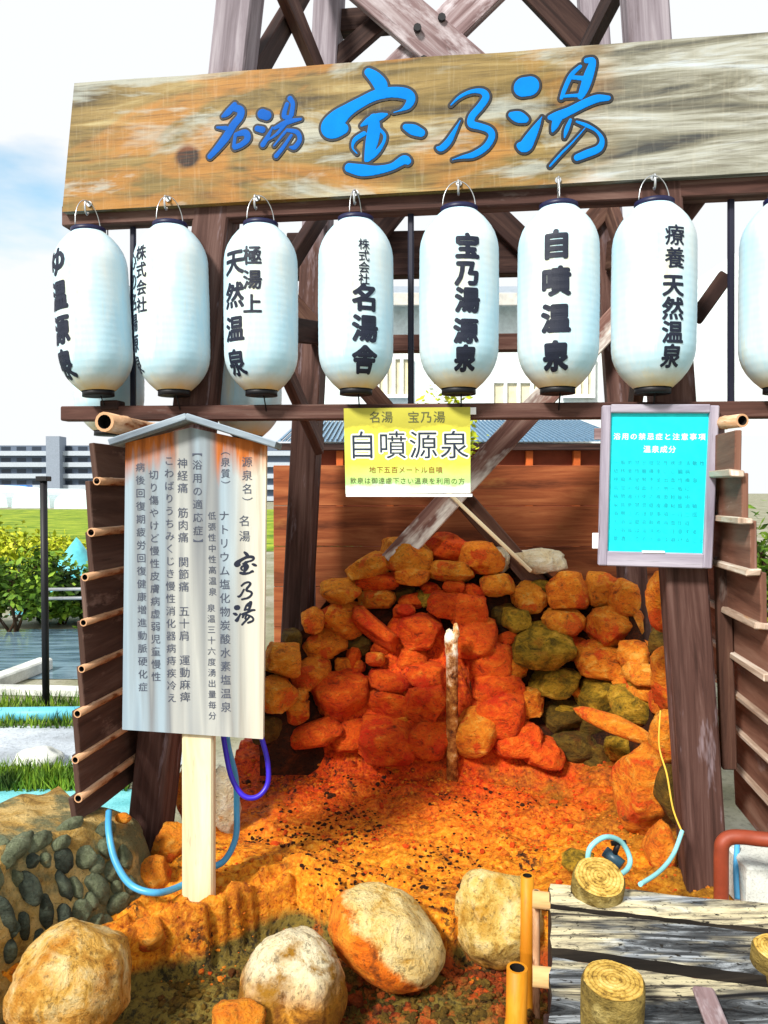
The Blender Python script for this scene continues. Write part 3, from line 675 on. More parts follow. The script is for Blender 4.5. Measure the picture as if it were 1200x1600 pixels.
# ---- stacked stone wall, crusted by the spring
wall = thing('stone_wall', 'stacked stone wall crusted orange and red by the iron spring', 'stone wall', (0.3, 4.3, 0))
c1 = lambda x, y, w, h: (400+x/3, 800+y/3, w/3, h/3)
c2 = lambda x, y, w, h: (700+x*.4167, 800+y*.4167, w*.4167, h*.4167)
ST = [
 (c1(700,205,210,170),'yellow',0),(c1(885,170,170,140),'red',0),(c1(1050,215,190,150),'orange',0),(c1(1150,215,110,120),'pale',20),(c1(530,265,210,130),'yellow',-20),(c1(575,330,190,90),'red',-10),
 (c1(395,370,180,115),'yellow',-10),(c1(720,290,170,90),'orange',0),(c1(920,280,210,95),'yellow',5),(c1(570,410,160,90),'yellow',0),(c1(705,385,130,100),'dark',0),(c1(400,500,190,180),'orange',0),
 (c1(265,510,100,110),'orange',0),(c1(320,610,210,115),'orange',0),(c1(560,550,290,100),'red',42),(c1(695,465,95,65),'red',0),(c1(890,435,160,120),'red',0),(c1(770,550,190,160),'red',0),
 (c1(120,690,170,170),'yellow',0),(c1(95,850,160,140),'yellow',0),(c1(250,760,160,150),'orange',0),(c1(455,690,70,120),'red',0),(c1(560,690,80,65),'orange',0),(c1(385,860,270,220),'red',0),
 (c1(735,690,150,150),'red',0),(c1(630,795,190,100),'red',10),(c1(800,770,170,120),'red',0),(c1(630,900,220,130),'red',15),(c1(800,890,190,180),'red',0),(c1(195,930,120,120),'orange',0),
 (c1(290,1040,260,130),'red',-15),(c1(50,1020,110,130),'dark',0),(c1(440,1050,190,140),'red',0),(c1(610,1060,270,170),'red',0),(c1(800,1060,210,180),'red',0),(c1(1140,700,130,150),'orange',0),
 (c1(490,620,100,80),'dark',0),(c1(620,640,110,80),'dark',0),(c1(790,400,80,80),'olive',0),(c1(1010,390,100,100),'red',30),(c1(930,350,100,60),'red',0),(c1(170,600,90,90),'dark',0),(c1(200,850,90,80),'orange',0),
 (c2(340,185,190,100),'pale',5),(c2(185,275,120,85),'yellow',0),(c2(310,315,150,115),'yellow',0),(c2(450,300,150,150),'orange',0),(c2(575,290,130,120),'yellow',0),(c2(655,320,85,130),'orange',0),
 (c2(620,420,190,150),'orange',0),(c2(430,410,150,95),'yellow',0),(c2(260,405,100,90),'olive',0),(c2(350,500,240,140),'olive',0),(c2(240,590,110,90),'orange',0),(c2(575,560,180,140),'orange',20),
 (c2(710,540,110,110),'orange',0),(c2(725,605,110,90),'yellow',15),(c2(725,675,95,65),'yellow',10),(c2(470,510,100,90),'orange',0),(c2(400,640,180,120),'olive',0),(c2(565,690,140,115),'olive',0),
 (c2(690,720,160,120),'olive',10),(c2(430,760,160,120),'dark',0),(c2(455,865,190,115),'dark',0),(c2(570,905,170,110),'dark',0),(c2(640,885,100,90),'olive',0),
 (c2(300,710,110,110),'orange',0),(c2(200,760,190,200),'red',0),(c2(160,560,160,160),'red',0),(c2(100,470,150,160),'red',0),(c2(70,380,140,150),'red',0),(c2(180,660,180,120),'red',0),
 (c2(110,820,160,160),'orange',0),(c2(260,850,170,130),'red',0),(c2(360,900,140,100),'red',0),(c2(790,480,70,110),'dark',0),(c2(540,790,110,100),'dark',0),(c2(190,380,110,110),'dark',0),(c2(800,700,80,120),'orange',0)]
def wallY(px, py):
    t = (py-840)/340.0
    y = 4.5 - 0.42*t
    y -= 0.45*sm(930, 1045, px)*1.0 + 0.25*sm(520, 415, px)
    return y
rnd = random.Random(5)
for i, ((px, py, ww, hh), cl, rot) in enumerate(ST):
    Y = wallY(px, py) + rnd.uniform(-0.04, 0.05) + (0.07 if cl == 'dark' else 0); sx = ww/F*Y*1.18; sz = hh/F*Y*1.10
    rm = Matrix.Rotation(R(rot), 3, 'Y') @ Matrix.Rotation(rnd.uniform(-0.25, 0.25), 3, 'X') @ Matrix.Rotation(rnd.uniform(-0.4, 0.4), 3, 'Z')
    rock('stone', P(px, py, Y), sx, (sx+sz)*0.55+0.04, sz, M['st_'+cl], 100+i, wall, rm, planes=13, ang=0.86, amp=0.09, sub=4, block=0.62)
for i in range(22):
    px = rnd.uniform(470, 1000); py = rnd.uniform(905, 1130); px += 0
    if (px-720)**2/290**2 + (py-1130)**2/250**2 > 1: px = 720+(px-720)*0.6
    Y = wallY(px, py) + 0.02; ww, hh = rnd.uniform(38, 62), rnd.uniform(18, 30)
    cl = 'red' if 520 < px < 800 and rnd.random() < 0.8 else ('olive' if px > 820 and rnd.random() < 0.6 else 'orange')
    rock('stone', P(px, py, Y), ww/F*Y, 0.12, hh/F*Y, M['st_'+cl], 400+i, wall, Matrix.Rotation(rnd.uniform(-.4, .4), 3, 'Y'), planes=11, ang=0.84, amp=0.1, sub=3, block=0.7)
# slab sticking out of the right side, and the large leaning stone
a, b = P(900, 1108, 3.75), P(1022, 1158, 3.45); mid = (a+b)/2; dd = (b-a)
rm = Vector((1, 0, 0)).rotation_difference(dd.normalized()).to_matrix()
rock('stone', mid, dd.length*1.05, 0.11, 0.085, M['st_orange'], 301, wall, rm, planes=7, ang=0.85, amp=0.08)
# dark mortar behind the stones
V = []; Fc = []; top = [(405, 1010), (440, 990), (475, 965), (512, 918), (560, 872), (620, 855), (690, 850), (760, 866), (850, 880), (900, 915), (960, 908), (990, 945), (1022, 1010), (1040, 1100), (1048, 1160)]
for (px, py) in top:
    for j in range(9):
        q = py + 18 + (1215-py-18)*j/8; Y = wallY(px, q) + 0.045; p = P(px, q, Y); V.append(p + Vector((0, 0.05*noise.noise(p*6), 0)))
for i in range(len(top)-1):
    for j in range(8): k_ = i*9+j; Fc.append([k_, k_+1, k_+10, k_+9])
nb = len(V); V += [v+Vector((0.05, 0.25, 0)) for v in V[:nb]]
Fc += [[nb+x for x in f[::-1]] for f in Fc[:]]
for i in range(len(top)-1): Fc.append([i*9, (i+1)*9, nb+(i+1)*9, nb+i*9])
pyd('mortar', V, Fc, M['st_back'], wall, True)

# large leaning stone at the right and wing stones behind the right leg
tag(rock('boulder', P(1002, 1235, 3.35)+UP*0.0, 0.25, 0.30, 0.42, M['st_orange'], 41, planes=6, ang=0.8), 'tall orange stone leaning beside the right tower leg', 'boulder', 'stones around the basin')
for i, (px, py, Y, ww, hh, cl, lab) in enumerate((
    (1038, 940, 3.55, 0.16, 0.30, 'orange', 'orange stone high behind the right tower leg'), (1040, 1055, 3.5, 0.17, 0.32, 'orange', 'orange stone halfway up behind the right tower leg'), (1045, 1150, 3.4, 0.18, 0.24, 'yellow', 'yellow stone low behind the right tower leg'),
    (1030, 1330, 3.15, 0.13, 0.26, 'orange', 'narrow orange stone at the foot of the right tower leg'), (1048, 1240, 3.2, 0.13, 0.25, 'dark', 'dark stone beside the right tower leg'))):
    tag(rock('stone', P(px, py, Y), ww, 0.2, hh, M['st_'+cl], 60+i, planes=8), lab, 'stone', 'stones around the basin')
# ---- front boulders
M['bd_a'] = mat_boulder('boulder_tan', '#d2a148', '#94621a', '#b8660c', -0.12, 0.06, stain='#b5741c')
M['bd_b'] = mat_boulder('boulder_white_top', '#e4d8b6', '#a07a2c', '#84500e', 0.04, 0.12, stain='#9a6c18')
M['bd_c'] = mat_boulder('boulder_half_orange', '#e0c27c', '#c2923a', '#dc6a04', -0.01, 0.03, (0.95, 0))
M['bd_d'] = mat_boulder('boulder_cream', '#d9b864', '#a87c2a', '#7a5414', -0.12, -0.02, stain='#b8882c')
BD = [(114, 1535, 2.35, 0.375, 0.40, 0.34, 'bd_a', 'tan boulder in the bottom left corner'), (458, 1548, 2.42, 0.35, 0.36, 0.36, 'bd_b', 'boulder with a whitish top and brown foot beside the dark sump'),
      (604, 1462, 2.62, 0.43, 0.36, 0.285, 'bd_c', 'egg shaped boulder half cream half stained orange in the middle'), (775, 1430, 2.80, 0.34, 0.34, 0.36, 'bd_d', 'cream boulder against the bamboo stakes')]
for i, (px, py, Y, ww, dd, hh, mt, lab) in enumerate(BD):
    rm = Matrix.Rotation(R((-8, 4, 30, -14)[i]), 3, 'Y')
    tag(rock('boulder', P(px, py, Y), ww, dd, hh, M[mt], (17, 23, 30, 44)[i], rot=rm, planes=(6, 6, 4, 9)[i], ang=(0.85, 0.88, 0.92, 0.8)[i], amp=0.07, sub=5, freq=1.2), lab, 'boulder', 'boulders along the front of the basin')
for i, (px, py, Y, ww, hh, mt, lab) in enumerate((
    (372, 1592, 2.25, 0.17, 0.13, 'st_yellow', 'small orange yellow stone at the bottom edge beside the white topped boulder'), (232, 1458, 2.66, 0.13, 0.12, 'st_yellow', 'yellow stone left of the foot of the notice post'),
    (298, 1448, 2.80, 0.17, 0.12, 'st_red', 'red orange stone at the foot of the notice post'), (270, 1320, 3.2, 0.20, 0.20, 'st_yellow', 'square yellow stone behind the notice post'),
    (305, 1240, 3.6, 0.20, 0.34, 'st_orange', 'orange stone standing behind the notice post'), (350, 1255, 3.5, 0.16, 0.36, 'st_pale', 'tall pale stone stained orange right of the notice post'), (240, 1370, 3.0, 0.14, 0.18, 'st_yellow', 'rounded yellow footing stone under the left tower leg'),
    (905, 1345, 3.0, 0.14, 0.09, 'st_olive', 'olive stone behind the nearer deck stump'))):
    tag(rock('stone', P(px, py, Y), ww, ww*0.9, hh, M[mt], 80+i, planes=8, ang=0.8), lab, 'stone', 'stones around the basin')

# ---- rubble retaining wall on the left
Tn = [Vector((-1.6, 1.6, .40)), Vector((-1.40, 2.2, .38)), Vector((-1.275, 2.55, .36)), Vector((-1.12, 2.95, .285)), Vector((-1.06, 3.10, .24)), Vector((-1.04, 3.2, .12))]
Bn = [Vector((-1.35, 1.5, -.2)), Vector((-1.20, 2.15, -.2)), Vector((-1.12, 2.40, -.16)), Vector((-.94, 2.75, -.10)), Vector((-.88, 2.98, -.05)), Vector((-.92, 3.1, -.05))]
Tn = smooth_path(Tn, 16); Bn = smooth_path(Bn, 16); V = []; Fc = []
prof = [(0, 0), (0.25, 0.3), (0.5, 0.58), (0.72, 0.8), (0.88, 0.95), (1, 1.0)]
for a, b in zip(Tn, Bn):
    row = [Vector((b.x+(a.x-b.x)*u, b.y+(a.y-b.y)*u, b.z+(a.z-b.z)*v)) for u, v in [(x, y) for x, y in [(i/12, math.sin(i/12*math.pi/2)**0.9) for i in range(13)]]]
    n = (a-b); n.z = 0; n.normalize()
    row += [a + n*(0.06*i) - UP*0.004*i for i in range(1, 9)] + [a+n*0.5-UP*0.8]
    V += [p + Vector((0, 0, 1))*0.02*noise.fractal(p*6, 1, 2, 3) - n*0.03*noise.fractal(p*8, 1, 2, 3) for p in row]
rl = 22
for i in range(len(Tn)-1):
    for j in range(rl-1): q = i*rl+j; Fc.append([q, q+rl, q+rl+1, q+1])
rub = thing('retaining_wall', 'low cream mortared wall set with dark cobbles at the lower left', 'wall', (-1.1, 2.8, 0))
pyd('mortar', V, Fc, M['mortar'], rub, True)
bv = BVHTree.FromPolygons([tuple(v) for v in V], Fc)
for i, (px, py, ww, hh, mt) in enumerate(((47,1388,32,54,0),(99,1384,27,50,0),(71,1424,24,50,0),(8,1428,20,58,0),(97,1343,44,42,0),(37,1446,20,42,0),(101,1436,24,46,0),(62,1472,26,36,0),(14,1486,24,36,0),
        (135,1342,38,36,1),(150,1388,44,52,1),(166,1325,40,30,1),(185,1412,46,28,1),(128,1424,34,36,1),(30,1322,95,30,1),(110,1290,52,26,1),(165,1295,40,24,1),(-10,1372,30,50,1),(175,1362,36,34,1),(70,1345,20,24,1),(150,1440,34,20,1),(195,1340,28,36,1),(205,1385,30,30,1),(12,1345,30,22,1),(60,1316,70,26,1),(-5,1318,50,28,1),(95,1318,40,20,1),(118,1388,20,34,1),(150,1352,30,30,1),(128,1458,24,30,0),(80,1480,20,34,0),(165,1445,30,26,1),(142,1408,22,28,1),(180,1385,26,26,1),(20,1450,14,30,0),(50,1346,26,22,0),(25,1372,18,26,1))):
    h = bv.ray_cast(CAM, ray(px, py))
    if h[0] is None: continue
    c, n = h[0], h[1]
    if n.dot(ray(px, py)) > 0: n = -n
    Y = c.y; rm = Vector((0, 0, 1)).rotation_difference(n).to_matrix()
    bm = rock_mesh(ww/F*Y, hh/F*Y*1.1, 0.055, 500+i, 8, 0.84, 0.12, 3)
    up = (UP - n*UP.dot(n)).normalized(); rx = up.cross(n).normalized()
    mt4 = Matrix((( rx.x, up.x, n.x, c.x), (rx.y, up.y, n.y, c.y), (rx.z, up.z, n.z, c.z), (0, 0, 0, 1)))
    bmesh.ops.transform(bm, matrix=mt4, verts=bm.verts[:]); bm_obj('cobble', bm, M['pebble' if mt == 0 else 'pebble_green'], rub, True)
tag(rock('slab_stone', P(35, 1296, 3.3), 0.34, 0.3, 0.10, M['slate'], 71, planes=7), 'flat dark slate stone beside the blue walkway', 'stone')
tag(rock('leaf_litter', P(192, 1278, 2.98), 0.07, 0.05, 0.045, M['st_yellow'], 72, planes=9, sub=2), 'small bright yellow stone on the low wall beside the left leg', 'stone')

# ================================================================== TOWER
tower = thing('tower', 'tall dark timber tower with crossed braces standing over the spring', 'tower', (0.15, 3.7, 0))
YF, YB = 3.20, 4.55
def tleg(p0, p1, w, d, mat, ext=0.0):
    bm = bmesh.new(); a = (p1-p0); beam(bm, p0, p1+a*ext, w, d, bevel=0.007); return bm_obj('leg', bm, M[mat], tower)
FLB, FLT = PF(222, 1385, 0.14), PF(376, 0, 0.14); FRB, FRT = PF(1104, 1400, 0.14), PF(1006, 0, 0.14)
def offp(a, t): return a
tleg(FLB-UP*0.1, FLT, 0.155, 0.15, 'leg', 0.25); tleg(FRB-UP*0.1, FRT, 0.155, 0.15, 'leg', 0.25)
BLB, BLT = P(450, 1200, YB), P(515, 0, YB); BRB, BRT = P(1012, 1200, YB), P(925, 0, YB)
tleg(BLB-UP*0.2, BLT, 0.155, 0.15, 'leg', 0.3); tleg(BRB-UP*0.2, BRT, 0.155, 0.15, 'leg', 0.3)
def tb(name, px0, py0, px1, py1, Y, w, d, mat):
    bm = bmesh.new(); beam(bm, P(px0, py0, Y), P(px1, py1, Y), w, d, bevel=0.005); return bm_obj(name, bm, M[mat], tower)
# back face braces and beams
tb('brace', 1030, 425, 610, 880, YB-0.16, 0.135, 0.05, 'brace')
tb('brace', 440, 455, 842, 915, YB-0.10, 0.115, 0.045, 'timber')
tb('brace', 690, 760, 830, 893, YB-0.225, 0.022, 0.02, 'cream_wood')
tb('cross_beam', 450, 402, 1030, 392, YB+0.02, 0.26, 0.09, 'timber_dark')
tb('cross_beam', 430, 540, 1040, 533, YB+0.10, 0.10, 0.08, 'timber_red')
tb('brace', 735, 300, 840, 400, YB-0.07, 0.13, 0.05, 'timber_dark')
tb('brace', 640, 300, 560, 400, YB-0.07, 0.13, 0.05, 'timber_dark')
tb('brace', 965, 300, 880, 400, YB-0.07, 0.12, 0.05, 'timber')
tb('cross_beam', 480, 130, 960, 108, YB+0.02, 0.14, 0.10, 'timber_dark')
# upper cross of the back face
tb('brace', 556, -40, 740, 118, YB-0.16, 0.24, 0.06, 'timber_grey')
tb('brace', 785, -40, 590, 150, YB-0.09, 0.22, 0.06, 'timber_grey')
tb('cross_beam', 505, 40, 660, 28, YB+0.02, 0.13, 0.09, 'timber_dark')
tb('brace', 600, 30, 520, 100, YB-0.05, 0.11, 0.05, 'timber_dark')
tb('brace', 795, -60, 915, 66, YB-0.05, 0.17, 0.05, 'timber_dark')
for px, py in ((662, 96), (652, 46), (690, 30)):
    c = P(px, py, YB-0.195); bm = bmesh.new(); tube(bm, [c, c+Vector((0, -0.025, 0))], 0.022, 8); bm_obj('bolt', bm, M['black'], tower)
# side face braces (front leg to back leg)
def sb(p, q, w, d, mat, side=Vector((1, 0, 0))):
    bm = bmesh.new(); beam(bm, p, q, w, d, side, 0.005); bm_obj('brace', bm, M[mat], tower)
sb(P(425, -60, 3.35), P(500, 118, 4.40), 0.13, 0.05, 'timber_red')
sb(P(500, -60, 4.35), P(395, 120, 3.40), 0.12, 0.05, 'timber_dark')
sb(P(985, -60, 3.3), P(905, 100, 4.40), 0.12, 0.05, 'timber_dark')
sb(PF(335, 330, 0.20), P(500, 700, 4.42), 0.12, 0.05, 'timber_red'); sb(P(505, 330, 4.40), PF(310, 640, 0.20), 0.12, 0.05, 'timber_dark')
sb(PF(1035, 330, 0.20), P(985, 680, 4.42), 0.12, 0.05, 'timber_dark'); sb(P(955, 330, 4.42), PF(1060, 660, 0.2), 0.12, 0.05, 'timber')
sb(PF(330, 500, 0.16), P(492, 520, 4.45), 0.13, 0.06, 'timber_dark'); sb(PF(1045, 360, 0.16), P(955, 400, 4.45), 0.16, 0.06, 'timber')
# knee braces beside the right leg under the sign
bm = bmesh.new(); beam(bm, PF(1090, 300, .2), PF(1000, 420, .2), 0.10, 0.05); bm_obj('brace', bm, M['timber_red'], tower)
bm = bmesh.new(); beam(bm, PF(1135, 430, .26), PF(1085, 500, .26), 0.06, 0.04); bm_obj('brace', bm, M['timber_dark'], tower)
bm = bmesh.new(); beam(bm, PF(1128, 870, .16), PF(1138, 1200, .16), 0.055, 0.05); bm_obj('batten', bm, M['timber'], tower)

# board fence behind the stones
fence = thing('board_fence', 'brown horizontal board fence behind the stone wall', 'fence', (0.4, 4.85, 0))
YFc = 4.95; z1 = P(0, 727, YFc).z; x0 = P(425, 0, YFc).x; x1 = P(1060, 0, YFc).x; nbd = 7; hb = (z1+0.1)/nbd
for i in range(nbd):
    z = z1 - hb*(i+0.5); bm = bmesh.new(); add_box(bm, Vector(((x0+x1)/2, YFc+random.uniform(-.004, .004), z)), Vector(((x1-x0)/2, 0, 0)), Vector((0, 0.012, 0)), Vector((0, 0, hb/2-0.0012)), 0.003); bm_obj('board', bm, M['plank'], fence)
for px in (478, 745, 1010):
    c = P(px, 0, YFc); bm = bmesh.new(); add_box(bm, Vector((c.x, YFc+0.06, z1/2-.08)), Vector((0, 0, z1/2+.05)), Vector((0.04, 0, 0)), Vector((0, 0.04, 0)), 0.004); bm_obj('post', bm, M['timber_dark'], fence)
bm = bmesh.new(); add_box(bm, P(489, 850, 4.62), UP*0.75, Vector((0.014, 0, 0)), Vector((0, 0.014, 0)), 0.003); bm_obj('leg_strip', bm, M['timber_grey'], tower)

# ================================================================== SIDE PLANK WALLS
def side_wall(label, near_top, near_bot, dirv, length, levels, mat, rodmats, outward):
    t = thing('plank_wall', label, 'plank wall', near_bot)
    d = dirv.normalized(); H = near_top-near_bot
    for i in range(len(levels)-1):
        f0, f1 = levels[i], levels[i+1]
        a = near_top - H*f0; b = near_top - H*f1
        pa, pb = a - outward*0.012, b + outward*0.014
        mid = (pa+pb)/2 + d*length/2; up = (pa-pb)/2*1.0; nn = d.cross(up).normalized()
        bm = bmesh.new(); add_box(bm, mid + d*random.uniform(-.012, .012), d*length/2, up, nn*0.011, 0.003); bm_obj('plank', bm, M[mat], t)
        if i:
            r = random.uniform(0.013, 0.019); s0 = a - d*random.uniform(0.0, 0.06)
            if rodmats is None:
                bm = bmesh.new(); add_box(bm, a - outward*0.004 + d*(length/2-.01) + outward*0.025, d*(length/2+.01), UP*0.011, outward*0.026, 0.004, 0.004); bm_obj('batten', bm, M['batten_white'], t)
            else:
                bamboo('bamboo_batten', s0 + outward*0.022, a + d*length + outward*0.022, r, M[rodmats], t, 0.3)
    bm = bmesh.new(); add_box(bm, (near_top+near_bot)/2 + d*0.25 - outward*0.045, -H/2, d*0.03, outward*0.022, 0.004); bm_obj('stud', bm, M['timber_dark'], t)
    bm = bmesh.new(); add_box(bm, (near_top+near_bot)/2 + d*(length-.05) - outward*0.045, -H/2, d*0.03, outward*0.022, 0.004); bm_obj('stud', bm, M['timber_dark'], t)
    return t
dirS = Vector((0.15, 1, 0))
nt_, nb_ = P(147, 692, 2.9), P(112, 1290, 2.9)
lv = [(y-692)/(1290-692) for y in (692, 751, 830, 898, 968, 1040, 1108, 1180, 1246, 1290)]
lw_o = Vector((1, -0.15, 0)).normalized()       # face seen from inside the tower: lies on its right
side_wall('dark brown clapboard wall with bamboo battens left of the notice board', nt_, nb_, dirS, 1.35, lv, 'clap', 'bamboo_old', lw_o)
nt2, nb2 = P(1148, 672, 2.62), P(1269, 1392, 2.62)
lv2 = [(y-672)/(1392-672) for y in (672, 738, 812, 892, 975, 1055, 1130, 1205, 1290, 1392)]
side_wall('reddish brown clapboard wall with weathered battens beside the right tower leg', nt2, nb2, Vector((0.13, 1, 0)), 0.75, lv2, 'clap_light', None, Vector((-1, 0.13, 0)).normalized())
tag(bamboo('bamboo_pole', P(163, 659, 2.75), P(163, 659, 2.75)+Vector((0.15, 1, 0))*1.5-UP*0.02, 0.036, M['bamboo_old']), 'thick grey bamboo pole lying along the top of the left plank wall', 'bamboo pole')
tag(bamboo('bamboo_pole', P(1160, 657, 2.72), P(1160, 657, 2.72)+Vector((-0.12, 1, 0))*0.9+UP*0.02, 0.024, M['bamboo_old']), 'bamboo pole end above the right plank wall beside the cyan notice', 'bamboo pole')

# ================================================================== LANTERN RACK AND SIGN
rack = thing('lantern_rack', 'two long brown beams joined by dark rods that hold the lantern row', 'rack', PF(600, 640, 0.07))
bm = bmesh.new(); a, b = PF(104, 342, 0.105), PF(1330, 283, 0.105); beam(bm, a, b, 0.088, 0.08); bm_obj('upper_beam', bm, M['timber_red'], rack)
bm = bmesh.new(); a, b = PF(100, 647, 0.055), PF(1330, 640, 0.055); beam(bm, a, b, 0.062, 0.06); bm_obj('lower_beam', bm, M['timber_red'], rack)
for px in (208, 642, 1142):
    bm = bmesh.new(); a, b = PF(px, 655 if px != 1142 else 650, 0.12), PF(px, 300, 0.12); beam(bm, a, b, 0.024, 0.02); bm_obj('rod', bm, M['rod'], rack)
bm = bmesh.new(); add_box(bm, PF(176, 634, 0.05), FX*0.04, UP*0.02, FN*0.035, 0.004); bm_obj('block', bm, M['timber_dark'], rack)

signT = thing('signboard', 'long weathered wooden signboard with blue brush lettering above the lanterns', 'sign', PF(650, 200, 0.03))
c_ = [PF(97, 331, 0.03), PF(1300, 263, 0.03), PF(1300, 43, 0.03), PF(116, 130, 0.03)]
def mk_sign():
    bm = bmesh.new(); uv = bm.loops.layers.uv.verify(); nx, nz = 90, 12; G_ = []
    for layer in (0, 1):
        rows = []
        for j in range(nz+1):
            row = []
            for i in range(nx+1):
                u, v = i/nx, j/nz; lo = c_[0].lerp(c_[1], u); hi = c_[3].lerp(c_[2], u); p = lo.lerp(hi, v)
                e = 0
                if j == nz: p = p + UP*0.006*noise.noise(Vector((u*9, 3, 0)))
                row.append(bm.verts.new(p - FN*0.045*layer))
            rows.append(row)
        G_.append(rows)
    wv = (c_[1]-c_[0]).length
    def setuv(f, fn):
        for lp in f.loops: d = lp.vert.co-c_[0]; lp[uv].uv = fn(d)
    pl = lambda d: (d.dot(FX), d.z)
    for j in range(nz):
        for i in range(nx):
            a = G_[0]; f = bm.faces.new([a[j][i], a[j][i+1], a[j+1][i+1], a[j+1][i]]); setuv(f, pl)
            a = G_[1]; f = bm.faces.new([a[j][i], a[j+1][i], a[j+1][i+1], a[j][i+1]]); setuv(f, pl)
    for i in range(nx):
        f = bm.faces.new([G_[0][0][i+1], G_[0][0][i], G_[1][0][i], G_[1][0][i+1]]); setuv(f, lambda d: (d.dot(FX), 0.5+d.dot(FN)))
        f = bm.faces.new([G_[0][nz][i], G_[0][nz][i+1], G_[1][nz][i+1], G_[1][nz][i]]); setuv(f, lambda d: (d.dot(FX), 0.7+d.dot(FN)))
    for j in range(nz):
        f = bm.faces.new([G_[0][j][0], G_[0][j+1][0], G_[1][j+1][0], G_[1][j][0]]); setuv(f, lambda d: (d.dot(FN), d.z))
        f = bm.faces.new([G_[0][j+1][nx], G_[0][j][nx], G_[1][j][nx], G_[1][j+1][nx]]); setuv(f, lambda d: (3+d.dot(FN), d.z))
    return bm_obj('board', bm, M['sign_wood'], signT)
mk_sign()

# brush strokes traced as centre lines with widths (in photo pixels), laid on the sign's plane in metres
A6 = lambda L_: [(310+x*.3083, 80+y*.3083, w_*.3083) for x, y, w_ in L_]
A7 = lambda L_: [(650+x*.2667, 70+y*.2667, w_*.2667) for x, y, w_ in L_]
BIG = [A6(q) for q in (
 [(862,108,46),(895,135,66),(925,175,76),(925,205,60)],
 [(735,395,60),(690,395,105),(672,385,110),(705,345,100),(760,300,72),(830,258,60),(900,225,60),(980,210,60),(1050,217,62),(1078,240,52),(1065,275,44),(1030,300,16),(990,312,8)],
 [(828,378,18),(870,352,44),(915,335,46),(955,322,18)],
 [(890,345,60),(890,400,72),(880,460,72),(865,520,52),(850,555,22)],
 [(840,420,30),(795,450,28),(782,490,14),(805,520,10)],
 [(920,398,20),(945,430,20),(935,472,22),(900,520,30),(860,555,22)],
 [(765,592,52),(830,605,66),(900,605,52),(980,588,42),(1040,553,52),(1062,560,40)],
 [(1050,385,34),(1090,400,60),(1130,416,46)])] + [A7(q) for q in (
 [(205,355,14),(260,305,24),(330,275,30),(390,277,40),(410,310,50),(380,360,50),(330,420,50),(325,465,50),(380,482,45),(430,502,45),(445,540,46),(410,600,46),(340,645,44),(270,660,24),(215,675,8)],
 [(260,445,8),(225,510,30),(190,570,46),(150,608,44),(125,605,20)],
 [(630,250,126),(665,245,126)], [(558,412,40),(600,425,74),(640,440,48)],
 [(737,425,8),(705,485,46),(668,550,74),(640,595,84),(608,592,46)],
 [(1000,95,40),(1035,100,46),(1012,180,66),(985,260,62),(965,305,44)], [(962,130,28),(910,180,34),(872,260,34),(852,315,26)],
 [(900,192,30),(990,200,36)], [(860,305,24),(960,297,28)],
 [(785,428,36),(830,420,66),(900,390,58),(990,345,58),(1060,318,56),(1125,315,38)], [(830,430,66),(812,480,46),(800,510,18)],
 [(905,442,24),(882,500,34),(870,545,14)], [(940,452,18),(1000,475,28),(1060,510,22),(1090,560,34),(1070,610,50),(1000,640,54),(945,662,48)],
 [(990,490,12),(920,570,16),(850,640,20),(785,712,18)])]
SMALL = [A6(q) for q in (
 [(185,272,26),(152,312,34),(125,332,16)], [(180,288,36),(215,300,38),(212,335,38),(180,375,40),(140,440,42),(92,500,34),(60,535,28)], [(95,388,10),(140,392,24)],
 [(190,425,22),(238,415,34),(250,445,34),(220,475,28),(187,488,28)], [(188,430,18),(180,485,18)],
 [(325,320,52),(348,328,50)], [(300,394,30),(326,400,34)], [(328,475,28),(350,440,24),(377,388,8)],
 [(465,242,28),(480,270,24),(472,325,26)], [(450,270,22),(435,330,26),(468,338,18)], [(388,392,18),(450,362,28),(520,346,14)],
 [(440,372,22),(400,420,16),(350,455,8)], [(450,402,18),(500,412,24),(515,450,24),(490,488,26),(465,488,12)], [(440,412,16),(385,480,8)], [(472,428,16),(430,490,20),(395,533,24)])]
